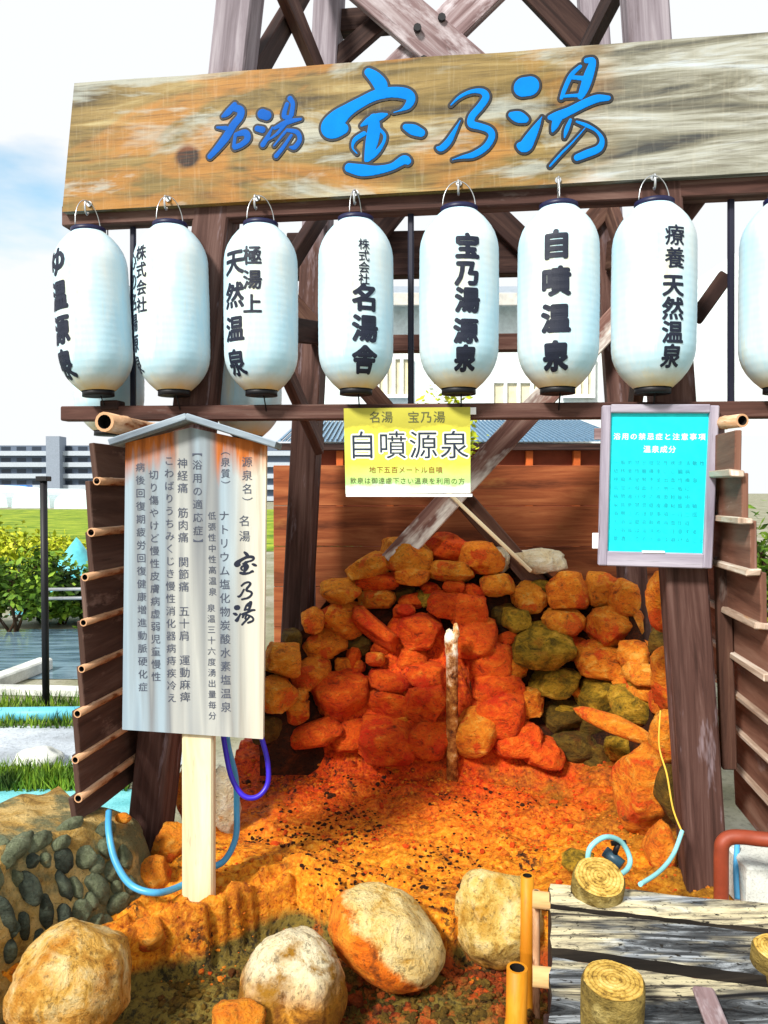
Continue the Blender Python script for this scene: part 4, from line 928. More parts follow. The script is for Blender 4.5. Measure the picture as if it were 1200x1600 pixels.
def strokes_mesh(name, strokes, mat, grow, lift, dome, parent, res=0.0032, PF=PF, FX=FX, FN=FN):
    segs = []
    O = PF(600, 200, 0.03)
    for st in strokes:
        pts = [Vector(q) for q in st]; pts = smooth_path(pts, 5)
        w3 = []
        for q in pts:
            p = PF(q.x, q.y, 0.03)-O; s_ = (PF(q.x+1, q.y, 0.03)-PF(q.x, q.y, 0.03)).length; w3.append((p.dot(FX), p.z, max(q.z, 3)*s_/2*0.94+grow))
        segs += list(zip(w3, w3[1:]))
    xs = [a[0] for s_ in segs for a in s_]; zs = [a[1] for s_ in segs for a in s_]
    x0, x1, z0, z1_ = min(xs)-.08, max(xs)+.08, min(zs)-.08, max(zs)+.08
    gx = np.arange(x0, x1, res); gz = np.arange(z0, z1_, res); X, Z = np.meshgrid(gx, gz); D = np.full(X.shape, 9.0)
    for (ax, az, ar), (bx, bz, br) in segs:
        dx, dz = bx-ax, bz-az; l2 = dx*dx+dz*dz+1e-12; t = np.clip(((X-ax)*dx+(Z-az)*dz)/l2, 0, 1)
        D = np.minimum(D, np.hypot(X-ax-t*dx, Z-az-t*dz)-(ar+(br-ar)*t))
    bm = bmesh.new(); cache = {}
    def vert(key, x, z, d):
        if key not in cache:
            h = lift + dome*(1-math.exp(-max(0, -d)/0.006)); cache[key] = bm.verts.new(O + FX*x + UP*z + FN*h)
        return cache[key]
    ny_, nx_ = X.shape
    for j in range(ny_-1):
        for i in range(nx_-1):
            cs = [(i, j), (i+1, j), (i+1, j+1), (i, j+1)]; dv = [D[q[1], q[0]] for q in cs]
            if min(dv) >= 0: continue
            poly = []
            for k in range(4):
                a, b, da, db = cs[k], cs[(k+1) % 4], dv[k], dv[(k+1) % 4]
                if da < 0: poly.append(vert(a, gx[a[0]], gz[a[1]], da))
                if (da < 0) != (db < 0):
                    t = da/(da-db); key = (min(a, b), max(a, b)); poly.append(vert(key, gx[a[0]]+(gx[b[0]]-gx[a[0]])*t, gz[a[1]]+(gz[b[1]]-gz[a[1]])*t, 0))
            if len(poly) >= 3: bm.faces.new(poly)
    # side walls down to the board
    be = [e for e in bm.edges if len(e.link_faces) == 1]
    r = bmesh.ops.extrude_edge_only(bm, edges=be); bmesh.ops.translate(bm, vec=-FN*(lift+0.001), verts=[g for g in r['geom'] if isinstance(g, bmesh.types.BMVert)])
    bmesh.ops.recalc_face_normals(bm, faces=bm.faces[:])
    return bm_obj(name, bm, mat, parent, True)
strokes_mesh('letter_outline', BIG+SMALL, M['letter_edge'], 0.0088, 0.002, 0.0, signT)
strokes_mesh('lettering', BIG, M['blue_letter'], -0.0015, 0.003, 0.0008, signT)
strokes_mesh('lettering', SMALL, M['blue_small'], 0.0, 0.003, 0.0008, signT, 0.0026)

# ---- lanterns
RL = 0.157; HL = 0.690
def lantern_profile():
    pts = []; n = 96
    for i in range(n+1):
        t = i/n; z = HL/2 - HL*t
        e = abs(2*t-1)
        r = RL*(1-max(0, (e-0.52)/0.48)**2.4*0.54)*(1-0.02*e)
        r += 0.0003*math.cos(t*n*math.pi/2*1.0)
        pts.append((r, z))
    return pts
PROF = lantern_profile()
def prof_r(z):
    t = (HL/2-z)/HL*(len(PROF)-1); i = int(min(max(t, 0), len(PROF)-2)); return PROF[i][0]+(PROF[i+1][0]-PROF[i][0])*(t-i)
def lathe(prof, seg=40):
    V = []; Fc = []
    for r, z in prof: V += [Vector((r*math.cos(2*math.pi*k/seg), r*math.sin(2*math.pi*k/seg), z)) for k in range(seg)]
    for i in range(len(prof)-1):
        for k in range(seg): Fc.append([i*seg+k, (i+1)*seg+k, (i+1)*seg+(k+1) % seg, i*seg+(k+1) % seg])
    return V, Fc
bodyV, bodyF = lathe(PROF)
meB = bpy.data.meshes.new('paper_body'); meB.from_pydata([tuple(v) for v in bodyV], [], bodyF); meB.update(); meB.materials.append(M['lantern']); meB.polygons.foreach_set('use_smooth', [True]*len(meB.polygons))
rt = PROF[0][0]
def ring_me(name, prof, mat):
    v, f = lathe(prof, 32); m = bpy.data.meshes.new(name); m.from_pydata([tuple(x) for x in v], [], f); m.update(); m.materials.append(mat); m.polygons.foreach_set('use_smooth', [True]*len(m.polygons)); return m
meT = ring_me('top_ring', [(rt-.02, HL/2-.004), (rt+.002, HL/2-.004), (rt+.003, HL/2+.017), (rt-.006, HL/2+.017), (rt-.008, HL/2+.004), (0.001, HL/2+.004)], M['navy_cap'])
meBo = ring_me('bottom_ring', [(rt-.02, -HL/2+.004), (rt-.004, -HL/2+.002), (rt-.003, -HL/2-.022), (rt-.012, -HL/2-.022), (0.001, -HL/2-.02)], M['black'])
LN = [  # centre px, top, bottom py, tilt, columns of writing (string, phi, top py, pitch px, glyph px, bold)
 (146, 365, 612, -3.0, [('ゆ温源泉', -62, 412, 53, 46, .03)], 'leftmost white paper lantern with lettering only on its left edge'),
 (269, 357, 611, -1.0, [('株式会社', -51, 398, 27, 25, .012), ('心の名湯源泉', -76, 412, 32, 29, .012)], 'second lantern from the left with a small column of four characters near its left edge'),
 (408, 356, 611, 0.0, [('極湯上', -13, 400, 38, 31, .018), ('天然温泉', -45, 412, 52, 41, .022)], 'lantern with two columns of characters on its left side above the notice board'),
 (556, 348, 609, 0.0, [('株式会社', 12, 382, 18.2, 18.5, .008), ('名湯舎', 14, 466, 48, 43, .03)], 'lantern with four small characters above three large ones over the yellow notice'),
 (717, 333, 608, 0.0, [('宝乃湯', 12, 386, 42, 40, .035), ('源泉', 10, 518, 42, 40, .035)], 'lantern reading three characters then two between the yellow notice and the middle'),
 (872, 328, 607, 0.0, [('自噴温泉', -3, 382, 58, 46, .035)], 'lantern with four large widely spaced characters in one column'),
 (1021, 324, 607, 0.0, [('療養', 28, 370, 36, 34, .010), ('天然温泉', 26, 448, 36.5, 36, .022)], 'lantern with six characters near its right edge above the cyan notice'),
 (1224, 320, 606, 0.0, [], 'rightmost lantern cut by the picture edge without visible lettering')]
for i, (px, pt, pb, tilt, cols, lab) in enumerate(LN):
    c = PF(px, (pt+pb)/2, 0.0); c = PF(px, (pt+pb)/2, -0.015 + 0.0)
    t = thing('paper_lantern', lab, 'lantern', c, 'white paper lanterns hanging in a row under the signboard')
    t.rotation_euler = (0, R(tilt), 0)
    scl = (PF(px, pb, -.015)-PF(px, pt, -.015)).length/HL
    t.scale = (scl, scl, scl)
    for nm, me in (('lantern_body', meB), ('top_ring', meT), ('bottom_ring', meBo)):
        o = bpy.data.objects.new(nm, me); C.objects.link(o); o.parent = t
    face = Vector((CAM.x-c.x, CAM.y-c.y, 0)).normalized(); right = Vector((-face.y, face.x, 0))
    mpp = (c.y/F)/scl
    V = []; Fc = []
    for s_, phi, y0, pitch, gs, bold in cols:
        for j, ch in enumerate(s_):
            Yg = c.y - 0.15*scl*math.cos(R(phi)); zc = (P(px, y0+pitch*j, Yg).z - c.z)/scl; size = gs*Yg/F/scl; vs, fs = glyph(ch, 0.0, True)
            for q, (hx, hy) in enumerate(HEAVY):
                b = len(V)
                for v in vs:
                    z = zc + (v.y-0.36+(hy*bold*1.5))*size; rr = prof_r(z)+0.0016+q*0.00008; a = R(phi) + (v.x+hx*bold*1.5)*size/RL
                    V.append(face*(rr*math.cos(a)) + right*(rr*math.sin(a)) + UP*z)
                Fc.extend([[b+k for k in f] for f in fs])
    if V:
        me = bpy.data.meshes.new('lettering'); me.from_pydata([tuple(v) for v in V], [], Fc); me.update(); me.materials.append(M['ink']); o = bpy.data.objects.new('lettering', me); C.objects.link(o); o.parent = t
    # wire handle up to the hook
    hk = PF(px + (-6 if i < 3 else 0), pt-48 if i else pt-50, 0.02); loc = (hk-c)/scl
    bm = bmesh.new(); hp = []
    for k in range(9):
        a = math.pi*k/8; hp.append(Vector((math.cos(a)*rt*0.95, -0.0, HL/2+.02 + math.sin(a)*max(0.03, loc.z-HL/2-.03))))
    tube(bm, smooth_path(hp, 3), 0.0022, 6); me = bpy.data.meshes.new('handle'); bm.to_mesh(me); bm.free(); me.materials.append(M['steel']); o = bpy.data.objects.new('handle', me); C.objects.link(o); o.parent = t; o.rotation_euler = (0, 0, R((60, 50, 40, 70, 10, 80, 15, 10)[i]))
    bm = bmesh.new(); tube(bm, [Vector((0.01, 0, -HL/2-.02)), Vector((0.015, 0.05, -HL/2-.02-.075))], 0.003, 6); me = bpy.data.meshes.new('tie_cord'); bm.to_mesh(me); bm.free(); me.materials.append(M['black']); o = bpy.data.objects.new('tie_cord', me); C.objects.link(o); o.parent = t
    # screw hook in the signboard
    bm = bmesh.new(); h0 = PF(px-6 if i < 3 else px, pt-46, 0.028)
    pth = [h0+FN*0.0+UP*.004, h0+FN*0.022+UP*.004, h0+FN*.034-UP*.004, h0+FN*.036-UP*.03, h0+FN*.03-UP*.046, h0+FN*.018-UP*.05, h0+FN*.010-UP*.04]
    tube(bm, smooth_path(pth, 4), 0.0045, 8); tube(bm, [h0+FN*0.001, h0+FN*0.005], 0.012, 10); bm_obj('hook', bm, M['steel'], signT)
# rear row lanterns seen between the front ones
for px, py, Y, lab in ((386, 562, 3.5, 'plain white lantern hanging behind, between the second and third lanterns'), (170, 556, 3.55, 'plain white lantern hanging behind the leftmost lantern')):
    t = thing('paper_lantern', lab, 'lantern', P(px, py, Y), 'plain lanterns in the rear row')
    for nm, me in (('lantern_body', meB), ('top_ring', meT), ('bottom_ring', meBo)):
        o = bpy.data.objects.new(nm, me); C.objects.link(o); o.parent = t
    bm = bmesh.new(); tube(bm, [Vector((0, 0, HL/2)), Vector((0, 0, HL/2+0.5))], 0.003, 6); me = bpy.data.meshes.new('tie_cord'); bm.to_mesh(me); bm.free(); me.materials.append(M['black']); o = bpy.data.objects.new('tie_cord', me); C.objects.link(o); o.parent = t

# ================================================================== NOTICES
def quad_basis(tl, tr, bl):
    r = (tr-tl); d = (bl-tl); return r, d, r.normalized(), -d.normalized()
# yellow notice on the lower beam
def yellow_notice():
    pl = lambda x, y: PF(x, y, 0.012)
    tl, tr, bl, br = pl(537, 638), pl(735, 636), pl(540, 772), pl(735, 770)
    t = thing('yellow_notice', 'yellow green notice with four large dark characters fixed to the lower beam', 'sign', bl)
    r, d, rn, un = quad_basis(tl, tr, bl)
    k = NB('notice_yellow', 0.5, 0.4); u = k.sep(k.coord('UV')); n = k.noise(k.coord('UV', (3, 3, 1)), 2, 4)
    v = k.math('ADD', u[1], k.math('MULTIPLY', k.math('SUBTRACT', n, 0.5), 0.25))
    k.color(k.ramp(v, [(0.06, '#e6f2e6'), (0.12, '#aee08a'), (0.35, '#cfd848'), (0.6, '#c6d85a'), (0.76, '#cfc83e'), (0.80, '#a9a433'), (0.95, '#b7b23c')]))
    bm = bmesh.new(); uv = bm.loops.layers.uv.verify(); th = -FN*0.006
    vs = [bm.verts.new(p) for p in (bl, br, tr, tl, bl+th, br+th, tr+th, tl+th)]
    f = bm.faces.new(vs[:4]); [setattr(lp[uv], 'uv', q) for lp, q in zip(f.loops, ((0, 0), (1, 0), (1, 1), (0, 1)))]
    for q in ((7, 6, 5, 4), (0, 4, 5, 1), (1, 5, 6, 2), (2, 6, 7, 3), (3, 7, 4, 0)): bm.faces.new([vs[i] for i in q])
    bm_obj('panel', bm, k.m, t)
    H = d.length; W = r.length
    V = []; Fc = []; V2 = []; F2 = []
    p = lambda x, y: pl(x, y)
    sz = W/198
    flat_text(V2, F2, '自噴源泉', p(566, 696), 46*sz, rn, un, FN, 0.0015, False, 48*sz, 0.075)
    pyd('lettering_edge', V2, F2, plain('edge_white', '#e6ece0', 0.6), t)
    flat_text(V, Fc, '自噴源泉', p(566, 696), 46*sz, rn, un, FN, 0.003, False, 48*sz, 0.008)
    pyd('lettering', V, Fc, plain('notice_navy', '#15263c', 0.6), t)
    V = []; Fc = []; flat_text(V, Fc, '名湯', p(586, 652), 19*sz, rn, un, FN, 0.002, False, 19*sz, 0.01); flat_text(V, Fc, '宝乃湯', p(646, 652), 19*sz, rn, un, FN, 0.002, False, 20*sz, 0.01)
    flat_text(V, Fc, '飲泉は御遠慮下さい温泉を利用の方', p(552, 751), 10.5*sz, rn, un, FN, 0.002, False, 11.3*sz, 0.0)
    pyd('small_lettering', V, Fc, plain('notice_grey', '#55583a', 0.7), t)
    V = []; Fc = []; flat_text(V, Fc, '地下五百メートル自噴', p(582, 734), 11*sz, rn, un, FN, 0.002, False, 11.6*sz, 0.01); pyd('small_lettering', V, Fc, plain('notice_brown', '#8a4a20', 0.7), t)
    bm = bmesh.new(); add_box(bm, p(739, 642)-FN*0.004, FX*0.012, UP*0.014, FN*0.003, 0.001); bm_obj('clip', bm, M['white_paint'], t)
    bm = bmesh.new(); add_box(bm, p(638, 774)-FN*0.004, FX*(W/2), UP*0.006, FN*0.004, 0.001); bm_obj('bottom_strip', bm, M['white_paint'], t)
yellow_notice()
def cyan_notice():
    pl = lambda x, y: PF(x, y, 0.005)
    tl, tr, bl, br = pl(942, 634), pl(1121, 634), pl(936, 883), pl(1109, 888)
    t = thing('cyan_notice', 'bright cyan notice sheet in a weathered grey wooden frame on the right leg', 'sign', bl)
    r, d, rn, un = quad_basis(tl, tr, bl); e = lambda u, v: (tl.lerp(tr, u)).lerp(bl.lerp(br, u), v)
    def bar(a, b, w_): bm = bmesh.new(); beam(bm, a, b, w_, 0.035, FN, 0.004); return bm
    fm = wood('frame_grey', '#7c7484', '#a29cac', '#c2bfca', gv=16)
    bm_obj('frame', bar(e(0.03, 0.0), e(0.03, 1.0), 0.033), fm, t); bm_obj('frame', bar(e(0.97, 0.0), e(0.97, 1.0), 0.033), fm, t)
    bm_obj('frame', bar(e(0.065, 0.02), e(0.935, 0.02), 0.032), fm, t); bm_obj('frame', bar(e(0.065, 0.955), e(0.935, 0.955), 0.056), fm, t)
    q = [e(.05, .95)-FN*.002, e(.95, .95)-FN*.002, e(.95, .03)-FN*.002, e(.05, .03)-FN*.002]
    k = NB('sheet_cyan', 0.45, 0.4); n = k.noise(k.coord(), 22, 4); k.color(k.ramp(n, [(0.35, '#00dce8'), (0.65, '#10f0f6')]))
    V = q + [p-FN*0.01 for p in q]; pyd('sheet', V, [[0, 1, 2, 3], [7, 6, 5, 4], [0, 4, 5, 1], [1, 5, 6, 2], [2, 6, 7, 3], [3, 7, 4, 0]], k.m, t)
    W = r.length; sz = W/178
    V = []; Fc = []; flat_text(V, Fc, '浴用の禁忌症と注意事項', pl(964, 682), 11.5*sz, rn, un, FN, 0.001, False, 13.2*sz, 0.02); flat_text(V, Fc, '温泉成分', pl(1011, 702), 12*sz, rn, un, FN, 0.001, False, 13*sz, 0.02)
    pyd('lettering', V, Fc, M['white_paint'], t)
    V = []; Fc = []
    body = ['一般的禁忌症急性疾患活動性', '結核悪性腫瘍重い心臓病', '呼吸不全腎不全出血性疾患', '高度の貧血その他一般に', '病勢進行中の疾患妊娠中', '泉質別禁忌症皮膚粘膜過敏', '浴用上の注意事項一日二回', '入浴温度高齢者高血圧症', '入浴後は湯冷めに注意する', '飲酒しての入浴は避けること']
    for i, s_ in enumerate(body): flat_text(V, Fc, s_, pl(962, 722+13.2*i), 8.5*sz, rn, un, FN, 0.001, False, 11.2*sz, 0.0)
    pyd('small_lettering', V, Fc, plain('teal_ink', '#0a9fb4', 0.6), t)
    for (x, y, hh) in ((933, 845, 0.03), (1124, 672, 0.035), (936, 678, 0.022)):
        bm = bmesh.new(); add_box(bm, PF(x, y, 0.02), FX*0.018, UP*hh, FN*0.006, 0.002); bm_obj('bracket', bm, M['white_paint'] if y > 700 else M['timber_grey'], t)
    bm = bmesh.new(); add_box(bm, pl(1020, 862)+FN*.005, FX*0.04, UP*.004, FN*.016, 0.001); bm_obj('tab', bm, M['white_paint'], t)
cyan_notice()
# standing notice board
def notice_board():
    Y = 2.80; pl = lambda x, y, o=0.0: P(x, y, Y+o)
    nrm = Vector((0, -1, 0)); t = thing('notice_board', 'upright weathered wooden notice board with a small roof and columns of black writing', 'notice board', P(310, 1425, Y))
    zt = pl(0, 690).z; zb = pl(0, 1148).z
    # five-sided board, pitched top
    k = NB('board_silver', 0.7, 0.3); co = k.coord('Object'); x = k.sep(co)
    g = k.noise(k.coord('Object', (26, 1, 0.9)), 1.0, 6, 0.6, 0.4); bnd = k.noise(k.coord('Object', (7, 1, 0.25), (2.3, 0, 1)), 1.0, 3, 0.5)
    c = k.ramp(bnd, [(0.3, '#74879a'), (0.42, '#9cb0be'), (0.5, '#7e8388'), (0.58, '#b4b7b4'), (0.66, '#868d94'), (0.75, '#a2aeb8')])
    c = k.mix(k.mask(g, 0.5, 0.68), c, k.mix(0.35, c, '#77787c'))
    mr = k.n('ShaderNodeMapRange'); k.l(x[0], mr.inputs[0]); mr.inputs[1].default_value = pl(345, 0).x; mr.inputs[2].default_value = pl(405, 0).x
    c = k.mix(mr.outputs[0], c, k.ramp(g, [(0.35, '#b9b2a0'), (0.6, '#dcd6c4')]))
    zz = k.math('ADD', x[2], k.math('MULTIPLY', k.math('SUBTRACT', k.noise(k.coord('Object', (22, 1, 1.2), (7, 0, 0)), 1.0, 4, 0.6), 0.5), 0.34))
    m2 = k.n('ShaderNodeMapRange'); k.l(zz, m2.inputs[0]); m2.inputs[1].default_value = pl(0, 750).z; m2.inputs[2].default_value = pl(0, 708).z
    edge = k.math('ABSOLUTE', k.math('SUBTRACT', x[0], pl(300, 0).x)); m3 = k.n('ShaderNodeMapRange'); k.l(edge, m3.inputs[0]); m3.inputs[1].default_value = 0.055; m3.inputs[2].default_value = 0.085
    c = k.mix(k.math('MULTIPLY', m2.outputs[0], m3.outputs[0]), c, k.ramp(g, [(0.35, '#7a3a10'), (0.6, '#c06a28'), (0.75, '#d9a070')]))   # unweathered cedar sheltered by the roof
    k.color(c).bump(g, 0.25, 0.004)
    o5 = [pl(191, 1140), pl(411, 1155), pl(416, 694), pl(298, 668), pl(196, 692)]
    V = o5 + [p+Vector((0, 0.032, 0)) for p in o5]
    pyd('board', V, [[0, 1, 2, 3, 4], [9, 8, 7, 6, 5]] + [[i, i+5, (i+1) % 5+5, (i+1) % 5] for i in range(5)], k.m, t)
    rm_ = wood('roof_board', '#5a6470', '#8694a2', '#b3c2ce', gv=14)
    ap = P(297, 660, Y-.0); 
    for ex, ey in ((180, 694), (433, 698)):
        e_ = P(ex, ey, Y); a = ap+UP*0.012; dv = e_-a; s_ = dv.cross(Vector((0, 1, 0))).normalized()
        if s_.z < 0: s_ = -s_
        bm = bmesh.new(); add_box(bm, (a+e_)/2+s_*0.004+Vector((0, 0.015, 0)), dv/2*1.02, Vector((0, 0.075, 0)), s_*0.012, 0.003); bm_obj('roof', bm, rm_, t)
    bm = bmesh.new(); pa, pb = P(311, 1432, Y+.045), P(311, 700, Y+.045)
    add_box(bm, (pa+pb)/2, (pb-pa)/2, Vector((0.058, 0, 0)), Vector((0, 0.028, 0)), 0.008); bm_obj('post', bm, M['cream_wood'], t)
    for a in (-1, 1): pass
    rn, un = Vector((1, 0, 0)), Vector((-0.005, 0, 1)).normalized(); px = Y/F
    V = []; Fc = []; W_ = []; FW = []
    T = lambda s_, x_, y_, sz, pitch, bold=0.008, VV=None, FF=None: flat_text(V if VV is None else VV, Fc if FF is None else FF, s_, pl(x_, y_), sz*px, rn, un, nrm, 0.0015, True, pitch*px, bold)
    T('源泉名︶', 386, 722, 17, 21); T('名湯', 382, 814, 18, 24, 0.01); pass
    T('︵泉質︶', 352, 704, 15, 18); T('ナトリウム塩化物炭酸水素塩温泉', 350, 806, 17, 21.5)
    T('低張性中性高温泉', 331, 806, 13, 17, 0.0); T('泉温三十六度湧出量毎分', 330, 950, 13, 17, 0.0)
    T('︻浴用の適応症︼', 308, 706, 16, 20.5)
    T('神経痛 筋肉痛 関節痛 五十肩 運動麻痺', 285, 724, 17, 19.3); T('こわばりうちみくじき慢性消化器病痔疾冷え', 264, 720, 15.5, 19.6)
    T('切り傷やけど慢性皮膚病虚弱児童慢性', 240, 742, 15.5, 19.8); T('病後回復期疲労回復健康増進動脈硬化症', 219, 730, 15, 20.3)
    pyd('lettering', V, Fc, M['ink_soft'], t)
    for st, (sx_, sy_), (dx_, dy_), q_ in ((BIG[:8], (580, 192), (383, 880), 0.215), (BIG[8:10], (727, 196), (383, 923), 0.25), (BIG[10:], (872, 172), (381, 957), 0.215)):
        mp2 = [[(dx_+(a_-sx_)*q_, dy_+(b_-sy_)*q_, w_*q_*1.12) for a_, b_, w_ in l_] for l_ in st]
        strokes_mesh('character', mp2, M['ink'], 0.0004, 0.001, 0.0, t, 0.0011, lambda x_, y_, o_: P(x_, y_, Y), Vector((1, 0, 0)), nrm)
notice_board()

# ================================================================== SPOUT, HOSES, PIPES
def spout():
    b = P(707, 1225, 4.02); tp = P(706, 985, 4.02); t = thing('spring_pipe', 'upright crusted bamboo spout pipe in the middle of the orange basin', 'pipe', b)
    kp = NB('crusted_pipe', 0.7, 0.3); co = kp.coord(); n = kp.noise(co, 16, 7, 0.7); z = kp.math('ADD', kp.sep(co)[2], kp.math('MULTIPLY', kp.math('SUBTRACT', n, 0.5), 0.5))
    m = kp.n('ShaderNodeMapRange'); kp.l(z, m.inputs[0]); m.inputs[1].default_value = 0.56; m.inputs[2].default_value = 0.80
    kp.color(kp.mix(m.outputs[0], kp.ramp(n, [(0.38, '#34180a'), (0.48, '#8c4a16'), (0.58, '#c08038'), (0.68, '#e8cc9c')]), kp.ramp(n, [(0.36, '#c05a10'), (0.46, '#e8b878'), (0.56, '#f4ecdc')]))).bump(n, 0.9, 0.02)
    bamboo('pipe', b-UP*0.05, tp, 0.031, kp.m, t, 0.27)
    for q, (dx, dz, w_, h_) in enumerate(((-0.005, -0.05, 0.07, 0.15), (0.022, 0.0, 0.045, 0.09), (-0.014, -0.11, 0.05, 0.09))):
        rock('crust', tp+Vector((dx, -0.012, dz)), w_, w_*0.9, h_, kp.m, 910+q, t, planes=14, ang=0.72, sub=3, amp=0.2)
spout()
def hose(name, pts, r, mat, label, cat='hose', parent=None):
    bm = bmesh.new(); tube(bm, smooth_path(pts, 8), r, 10); o = bm_obj(name, bm, mat, parent); return tag(o, label, cat)
mh_b = plain('hose_blue', '#4a9fd0', 0.35); mh_p = plain('hose_violet', '#3520c0', 0.35); mh_t = plain('hose_teal', '#8cd0d4', 0.4); mh_w = plain('hose_grey', '#b4bcc0', 0.4)
hose('hose', [P(170, 1268, 2.95), P(170, 1300, 2.86), P(180, 1345, 2.8), P(205, 1383, 2.76), P(245, 1395, 2.75), P(285, 1383, 2.87), P(320, 1360, 2.93), P(350, 1345, 2.98), P(368, 1310, 3.02), P(370, 1265, 3.05), P(368, 1215, 3.05), P(357, 1170, 3.02), P(352, 1130, 3.0)], 0.0125, mh_b, 'light blue hose looping round the foot of the notice post')
hose('hose', [P(345, 1120, 2.98), P(352, 1170, 2.96), P(362, 1215, 2.94), P(380, 1243, 2.92), P(402, 1245, 2.92), P(418, 1225, 2.94), P(418, 1190, 2.96), P(408, 1150, 2.98), P(400, 1120, 3.0)], 0.010, mh_p, 'violet blue hose hanging in a loop below the notice board')
hose('hose', [P(918, 1352, 2.6), P(922, 1325, 2.6), P(945, 1308, 2.62), P(970, 1315, 2.66), P(984, 1340, 2.66), P(980, 1358, 2.62), P(960, 1372, 2.55)], 0.009, mh_t, 'pale teal hose loop behind the first deck stump')
hose('hose', [P(1000, 1382, 2.6), P(1030, 1362, 2.7), P(1052, 1335, 2.78), P(1066, 1298, 2.84)], 0.008, mh_t, 'pale teal hose hanging beside the right tower leg')
hose('rope', [P(1068, 1305, 2.86), P(1052, 1265, 2.92), P(1042, 1210, 2.98), P(1030, 1165, 3.05), P(1032, 1110, 3.1)], 0.0035, plain('straw', '#d8b040', 0.8), 'thin straw coloured rope hanging beside the right tower leg', 'rope')
t = thing('valve', 'small dark tap inside the teal hose loop', 'tap', P(958, 1340, 2.68))
bm = bmesh.new(); tube(bm, [P(945, 1330, 2.7), P(972, 1352, 2.66)], 0.02, 10); bm_obj('body', bm, plain('valve_dark', '#2a4656', 0.4), t)
bm = bmesh.new(); tube(bm, [P(960, 1335, 2.68), P(966, 1318, 2.67)], 0.01, 8); tube(bm, [P(955, 1318, 2.67), P(978, 1316, 2.67)], 0.009, 8); bm_obj('handle', bm, M['black'], t)
mp_ = plain('pipe_rust', '#8c3c24', 0.55, 0.4, 0, 0.25)
hose('drain_pipe', [P(1127, 1420, 2.55), P(1127, 1370, 2.55), P(1127, 1335, 2.55), P(1129, 1318, 2.55), P(1140, 1309, 2.55), P(1160, 1308, 2.53), P(1200, 1312, 2.48), P(1300, 1318, 2.4)], 0.024, mp_, 'rusty brown bent pipe behind the deck at the right edge', 'pipe')
t = thing('concrete_block', 'pale concrete block behind the rusty bent pipe', 'block', P(1180, 1400, 2.72)); bm = bmesh.new(); add_box(bm, P(1195, 1372, 2.75), Vector((0.11, 0, 0)), Vector((0, 0.1, 0)), UP*0.09, 0.01); bm_obj('block', bm, M['concrete'], t)
hose('hose', [P(1152, 1405, 2.68), P(1150, 1360, 2.72), P(1152, 1320, 2.78)], 0.010, mh_b, 'short light blue hose behind the rusty bent pipe')

# ================================================================== DECK
def deck():
    h = 0.34; gz = lambda x, y, z=h: G(x, y, z)
    t = thing('plank_deck', 'weathered grey plank deck in the lower right corner', 'deck', gz(1030, 1480, -.15))
    ed = [((860, 1372), (1330, 1418)), ((860, 1414), (1330, 1468)), ((860, 1484), (1330, 1548)), ((858, 1598), (1330, 1680)), ((856, 1720), (1330, 1830))]
    for i in range(4):
        a0, a1 = gz(*ed[i][0]), gz(*ed[i][1]); b0, b1 = gz(*ed[i+1][0]), gz(*ed[i+1][1]); gap = 0.017
        # irregular plank: grid top with wavy edges
        bm = bmesh.new(); uv = bm.loops.layers.uv.verify(); nx_, nv = 40, 6; rows = [[], []]
        for lay in (0, 1):
            for j in range(nv+1):
                row = []
                for k2 in range(nx_+1):
                    u, v = k2/nx_, j/nv; pa, pb = a0.lerp(a1, u), b0.lerp(b1, u); wv = (pb-pa).length; g_ = gap/wv
                    vv = g_ + (1-2*g_)*v; p = pa.lerp(pb, vv); nn = noise.noise(Vector((p.x*6, i*7.1, v*2)))
                    if j in (0, nv): p += (pb-pa).normalized()*0.006*nn
                    if k2 == 0: p += (a1-a0).normalized()*0.012*noise.noise(Vector((v*5, i*3.3, 1)))
                    if lay == 0: p += UP*(0.004*noise.noise(Vector((p.x*3, p.y*30, i)))+0.003*noise.noise(Vector((p.x*9, p.y*80, i))) - (0.006 if j in (0, nv) else 0) + (0, 0.004, -0.004, 0)[i])
                    else: p -= UP*0.032
                    row.append(bm.verts.new(p))
                rows[lay].append(row)
        def uvs(f, mi=0):
            f.material_index = mi
            for lp in f.loops: lp[uv].uv = (lp.vert.co.x + i*3.1, -lp.vert.co.y + (0.34-lp.vert.co.z) + i*1.7)
        for j in range(nv):
            for k2 in range(nx_):
                uvs(bm.faces.new([rows[0][j][k2], rows[0][j+1][k2], rows[0][j+1][k2+1], rows[0][j][k2+1]]))
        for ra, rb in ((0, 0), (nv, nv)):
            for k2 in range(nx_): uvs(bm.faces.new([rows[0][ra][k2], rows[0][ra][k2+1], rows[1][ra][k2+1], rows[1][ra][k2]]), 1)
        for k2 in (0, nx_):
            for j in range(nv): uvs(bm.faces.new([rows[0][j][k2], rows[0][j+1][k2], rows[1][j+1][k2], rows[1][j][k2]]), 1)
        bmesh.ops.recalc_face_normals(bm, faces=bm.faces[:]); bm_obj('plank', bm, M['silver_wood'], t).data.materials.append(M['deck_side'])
    for yy in (1405, 1525):
        bamboo('crosspiece', gz(832, yy, h-.085), gz(1300, yy+50, h-.085), 0.026, M['bamboo'], t, 0.3)
    for xx, yy in ((880, 1395), (1280, 1440), (880, 1600), (1280, 1700)):
        p = gz(xx, yy, h-.06); bm = bmesh.new(); add_box(bm, Vector((p.x, p.y, (h-.06-.2)/2)), UP*(h-.06+.2)/2, Vector((.04, 0, 0)), Vector((0, .04, 0)), .004); bm_obj('leg', bm, M['timber_dark'], t)
    bm = bmesh.new(); beam(bm, gz(1098, 1545, h+.012), gz(1135, 1640, h+.012), 0.05, 0.016, UP); bm_obj('cleat', bm, M['timber_grey'], t)
deck()
